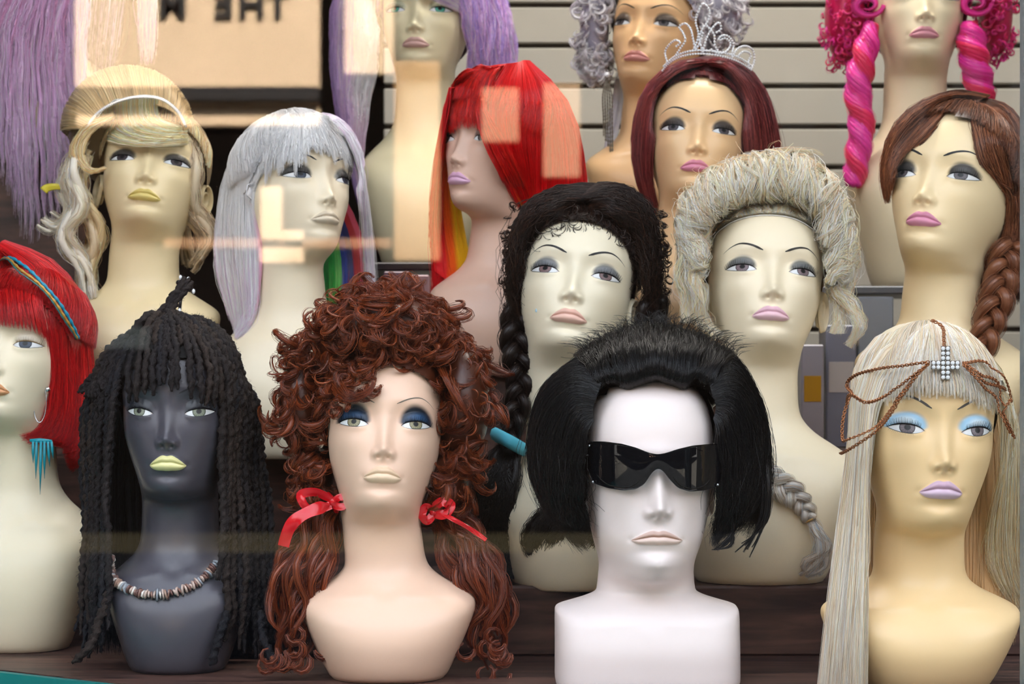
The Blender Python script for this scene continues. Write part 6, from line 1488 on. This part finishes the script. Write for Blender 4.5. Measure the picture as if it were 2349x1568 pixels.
if want('P'):
    W_ = Wig('P', 'long straight platinum blonde wig with bangs under a copper chain headpiece', rough=.34)
    pc = ['f2e2cc', 'f4e9da', 'ead4b4', 'eee0d0', 'e2c8a6']
    W_.cap('hair_cap', 'e4d8bc', hl=6.6, puff=.35)
    cx, cy = 2142, 742
    W_.fill('side_hair', W_.scalp(-120, 120, 3.5, .8), pc, 2600, thick=.4, noise=.08, r=.024, under=False)
    bk = W_.sheet([[(x0, 800, 4), (x1, 950, 6), (x1, 1150, 5), (x2, 1330, 6), (x2, 1480, 6)] for x0, x1, x2 in ((2050, 1990, 1985), (2120, 2060, 2060), (2180, 2200, 2200), (2250, 2320, 2330))])
    W_.fill('back_hair', bk, ['b89468', 'c8a478', 'd6b88c'], 900, thick=1.2, noise=.25)
    lf = W_.sheet([[(cx-14, cy+4, 1.5), (2005, 800, 0), (1952, 880, 1), (1945, 1000, 1), (1922, 1180, -1), (1898, 1380, -4), (1872, 1600, -5)],
                   [(cx-10, cy+2, -.5), (2000, 815, -3), (1962, 900, -3), (1955, 1020, -3), (1935, 1200, -4), (1912, 1390, -6.5), (1890, 1600, -8)],
                   [(cx-6, cy+1, -2), (2020, 812, -6), (1980, 900, -6.5), (1972, 1010, -6.5), (1960, 1200, -7), (1945, 1390, -9), (1930, 1600, -10)],
                   [(cx-4, cy, -3), (2045, 820, 100.7), (1998, 925, -7.5), (1990, 1020, -7.8), (1985, 1200, -7.5), (1978, 1390, -9.5), (1970, 1600, -11)],
                   [(cx-2, cy, -3.5), (2060, 830, 100.8), (2022, 930, 100.6), (1998, 1030, -7), (1994, 1200, -5.5), (1992, 1390, -8), (1990, 1600, -10)]], m=30)
    W_.fill('side_hair', lf, pc, 5200, thick=1.3, clump=.55, nc=40, noise=.14, lv=.02, r=.024)
    rt = W_.sheet([[(cx+4, cy, -3), (2245, 840, 100.8), (2292, 940, 100.5), (2300, 1060, -3), (2272, 1180, 2), (2262, 1300, 4), (2330, 1400, 5)],
                   [(cx+8, cy+1, -2), (2262, 825, 100.8), (2310, 930, -5), (2312, 1060, -3), (2300, 1180, 1), (2300, 1300, 4), (2345, 1400, 5)],
                   [(cx+12, cy+2, 0), (2272, 810, -2), (2325, 930, -2), (2330, 1060, -1), (2330, 1180, 1), (2335, 1300, 4), (2370, 1400, 5)],
                   [(cx+16, cy+4, 2), (2270, 805, 1), (2332, 930, 1), (2344, 1060, 1), (2350, 1180, 2), (2355, 1300, 4), (2390, 1400, 5)]], m=28)
    W_.fill('side_hair', rt, ['e9dcc0', 'dcc8a0', 'd2b88c', 'ece4d2'], 3400, thick=1.2, clump=.5, nc=26, noise=.15, lv=.1, r=.024)
    ks = []
    for f_ in np.linspace(0, 1, 7):
        xe = 2018+f_*(2292-2018); xr = cx-8+16*f_; xm = 2040+f_*(2262-2040); ye = 938-20*math.sin(f_*math.pi)+ (f_>.8)*16
        ks.append([(xr, cy-1, -3.2), (xr+(xm-xr)*.55, 775, 101.1), (xm, 838, 101.2), (xe, ye-40, 101.1), (xe, ye, 100.9)])
    W_.fill('bangs', W_.sheet(ks, m=20, push=.7), ['f4e8da', 'f0dfc8', 'f6efe6', 'e6ceb0'], 3600, thick=.5, clump=.75, nc=46, noise=.10, lv=.12, r=.022, power=2.2, under=False, ragged=.10)
    W_.done()
    # chain headpiece
    hp = empty('chain_headpiece', tuple(at(2168, 832, 2.50)), 'copper chain headpiece with rhinestone cross draped over the platinum wig', 'hair jewellery')
    cop = mat('copper_chain', color='a06a48', rough=.3, metal=.9); stn = mat('rhinestone', color='eef2f6', rough=.05, spec=1, coat=.6)
    silv = mat('setting_silver', color='b8b4b0', rough=.25, metal=1)
    def chain(L, name='chain', r=.0013, step=.0029, pu=2.0):
        P = cr(W_.pts(L), 60); P = W_.push(P.copy(), pu); 
        seg = np.linalg.norm(np.diff(P, axis=0), axis=1); T = np.concatenate([[0], np.cumsum(seg)]); n = int(T[-1]/step)
        tt = np.linspace(0, T[-1], n); Q = np.stack([np.interp(tt, T, P[:, k]) for k in range(3)], 1); t, nn, b = frames(Q)
        mb = MB()
        for i in range(n):
            a = np.linspace(0, 2*math.pi, 8, endpoint=False); up = (nn[i] if i % 2 else b[i])*.8+(b[i] if i % 2 else nn[i])*.35
            ring = Q[i]+np.outer(np.cos(a), t[i])*step*.75+np.outer(np.sin(a), unit(up))*r*1.3
            mb.tube(ring, r*.52, 4, closed=True)
        mb.build(name, cop, hp)
    chain([(2140, 742, -6.0), (2158, 762, 102.4), (2164, 785, 102.5), (2166, 806, 102.6)])
    chain([(2128, 830, 102.5), (2085, 836, 102.5), (2020, 850, 102.3), (1972, 885, 102.2), (1945, 920, -6), (1934, 960, -7), (1932, 1000, -8), (1954, 1004, -13), (2000, 984, -13.2), (2050, 930, 102.4), (2100, 862, 102.5), (2126, 838, 102.5)])
    chain([(2128, 836, 102.5), (2085, 868, 102.5), (2040, 902, 102.6), (1985, 922, -12.5), (1952, 905, -10), (1942, 925, -6.5)])
    chain([(2126, 836, 102.7), (2095, 872, 102.6), (2050, 940, 102.5), (2005, 992, -13.4), (1958, 1024, -12.5), (1928, 1040, -8.5)])
    chain([(2210, 832, 102.6), (2262, 838, 102.2), (2298, 858, -8), (2314, 890, -6.5), (2320, 918, -6)], pu=1.2)
    chain([(2212, 836, 102.6), (2250, 868, 102.6), (2285, 914, 102.2), (2306, 958, -7.5), (2326, 1002, -6)], pu=1.2)
    chain([(2214, 834, 102.6), (2240, 852, 102.6), (2280, 886, 102.2), (2306, 930, -8), (2318, 915, -7)], pu=1.2)
    chain([(2212, 838, 102.6), (2246, 874, 102.6), (2280, 920, 102.4), (2300, 958, -8), (2316, 990, -7)], pu=1.2)
    cr_ = MB(); st_ = MB()
    q = [(0, i) for i in range(-2, 5)]+[(j, 0) for j in (-3, -2, -1, 1, 2, 3)]+[(j, 1) for j in (-1, 1)]
    c = W_.pt((2169, 832, 102.2)); u = 11.0/F*2.52
    for (i, j) in [(0, -3), (0, -2), (0, -1), (0, 0), (0, 1), (0, 2), (0, 3), (1, -2), (1, -3), (1, -1), (1, 0), (1, 1), (1, 2), (1, 3), (-2, 0), (-1, 0), (2, 0), (3, 0), (-2, .9), (-1, .9), (2, .9), (3, .9)]:
        p = c+np.array([(i-.5)*u, -.0005, -j*u])
        cr_.bbox(p[0]-u*.5, p[0]+u*.5, p[1], p[1]+.003, p[2]-u*.5, p[2]+u*.5, .0006)
        rr = u*.44; a = np.arange(8)/8*6.283
        v = np.concatenate([np.stack([p[0]+rr*np.cos(a), np.full(8, p[1]), p[2]+rr*np.sin(a)], 1), np.stack([p[0]+rr*.55*np.cos(a+.39), np.full(8, p[1]-rr*.6), p[2]+rr*.55*np.sin(a+.39)], 1)])
        st_.add(v, [grid_faces(2, 8, True), np.arange(15, 7, -1)[None]])
    co_ = cr_.build('cross', silv, hp, smooth=False); st_.build('rhinestones', stn, co_, smooth=False)

HEADS.clear(); import gc; gc.collect()
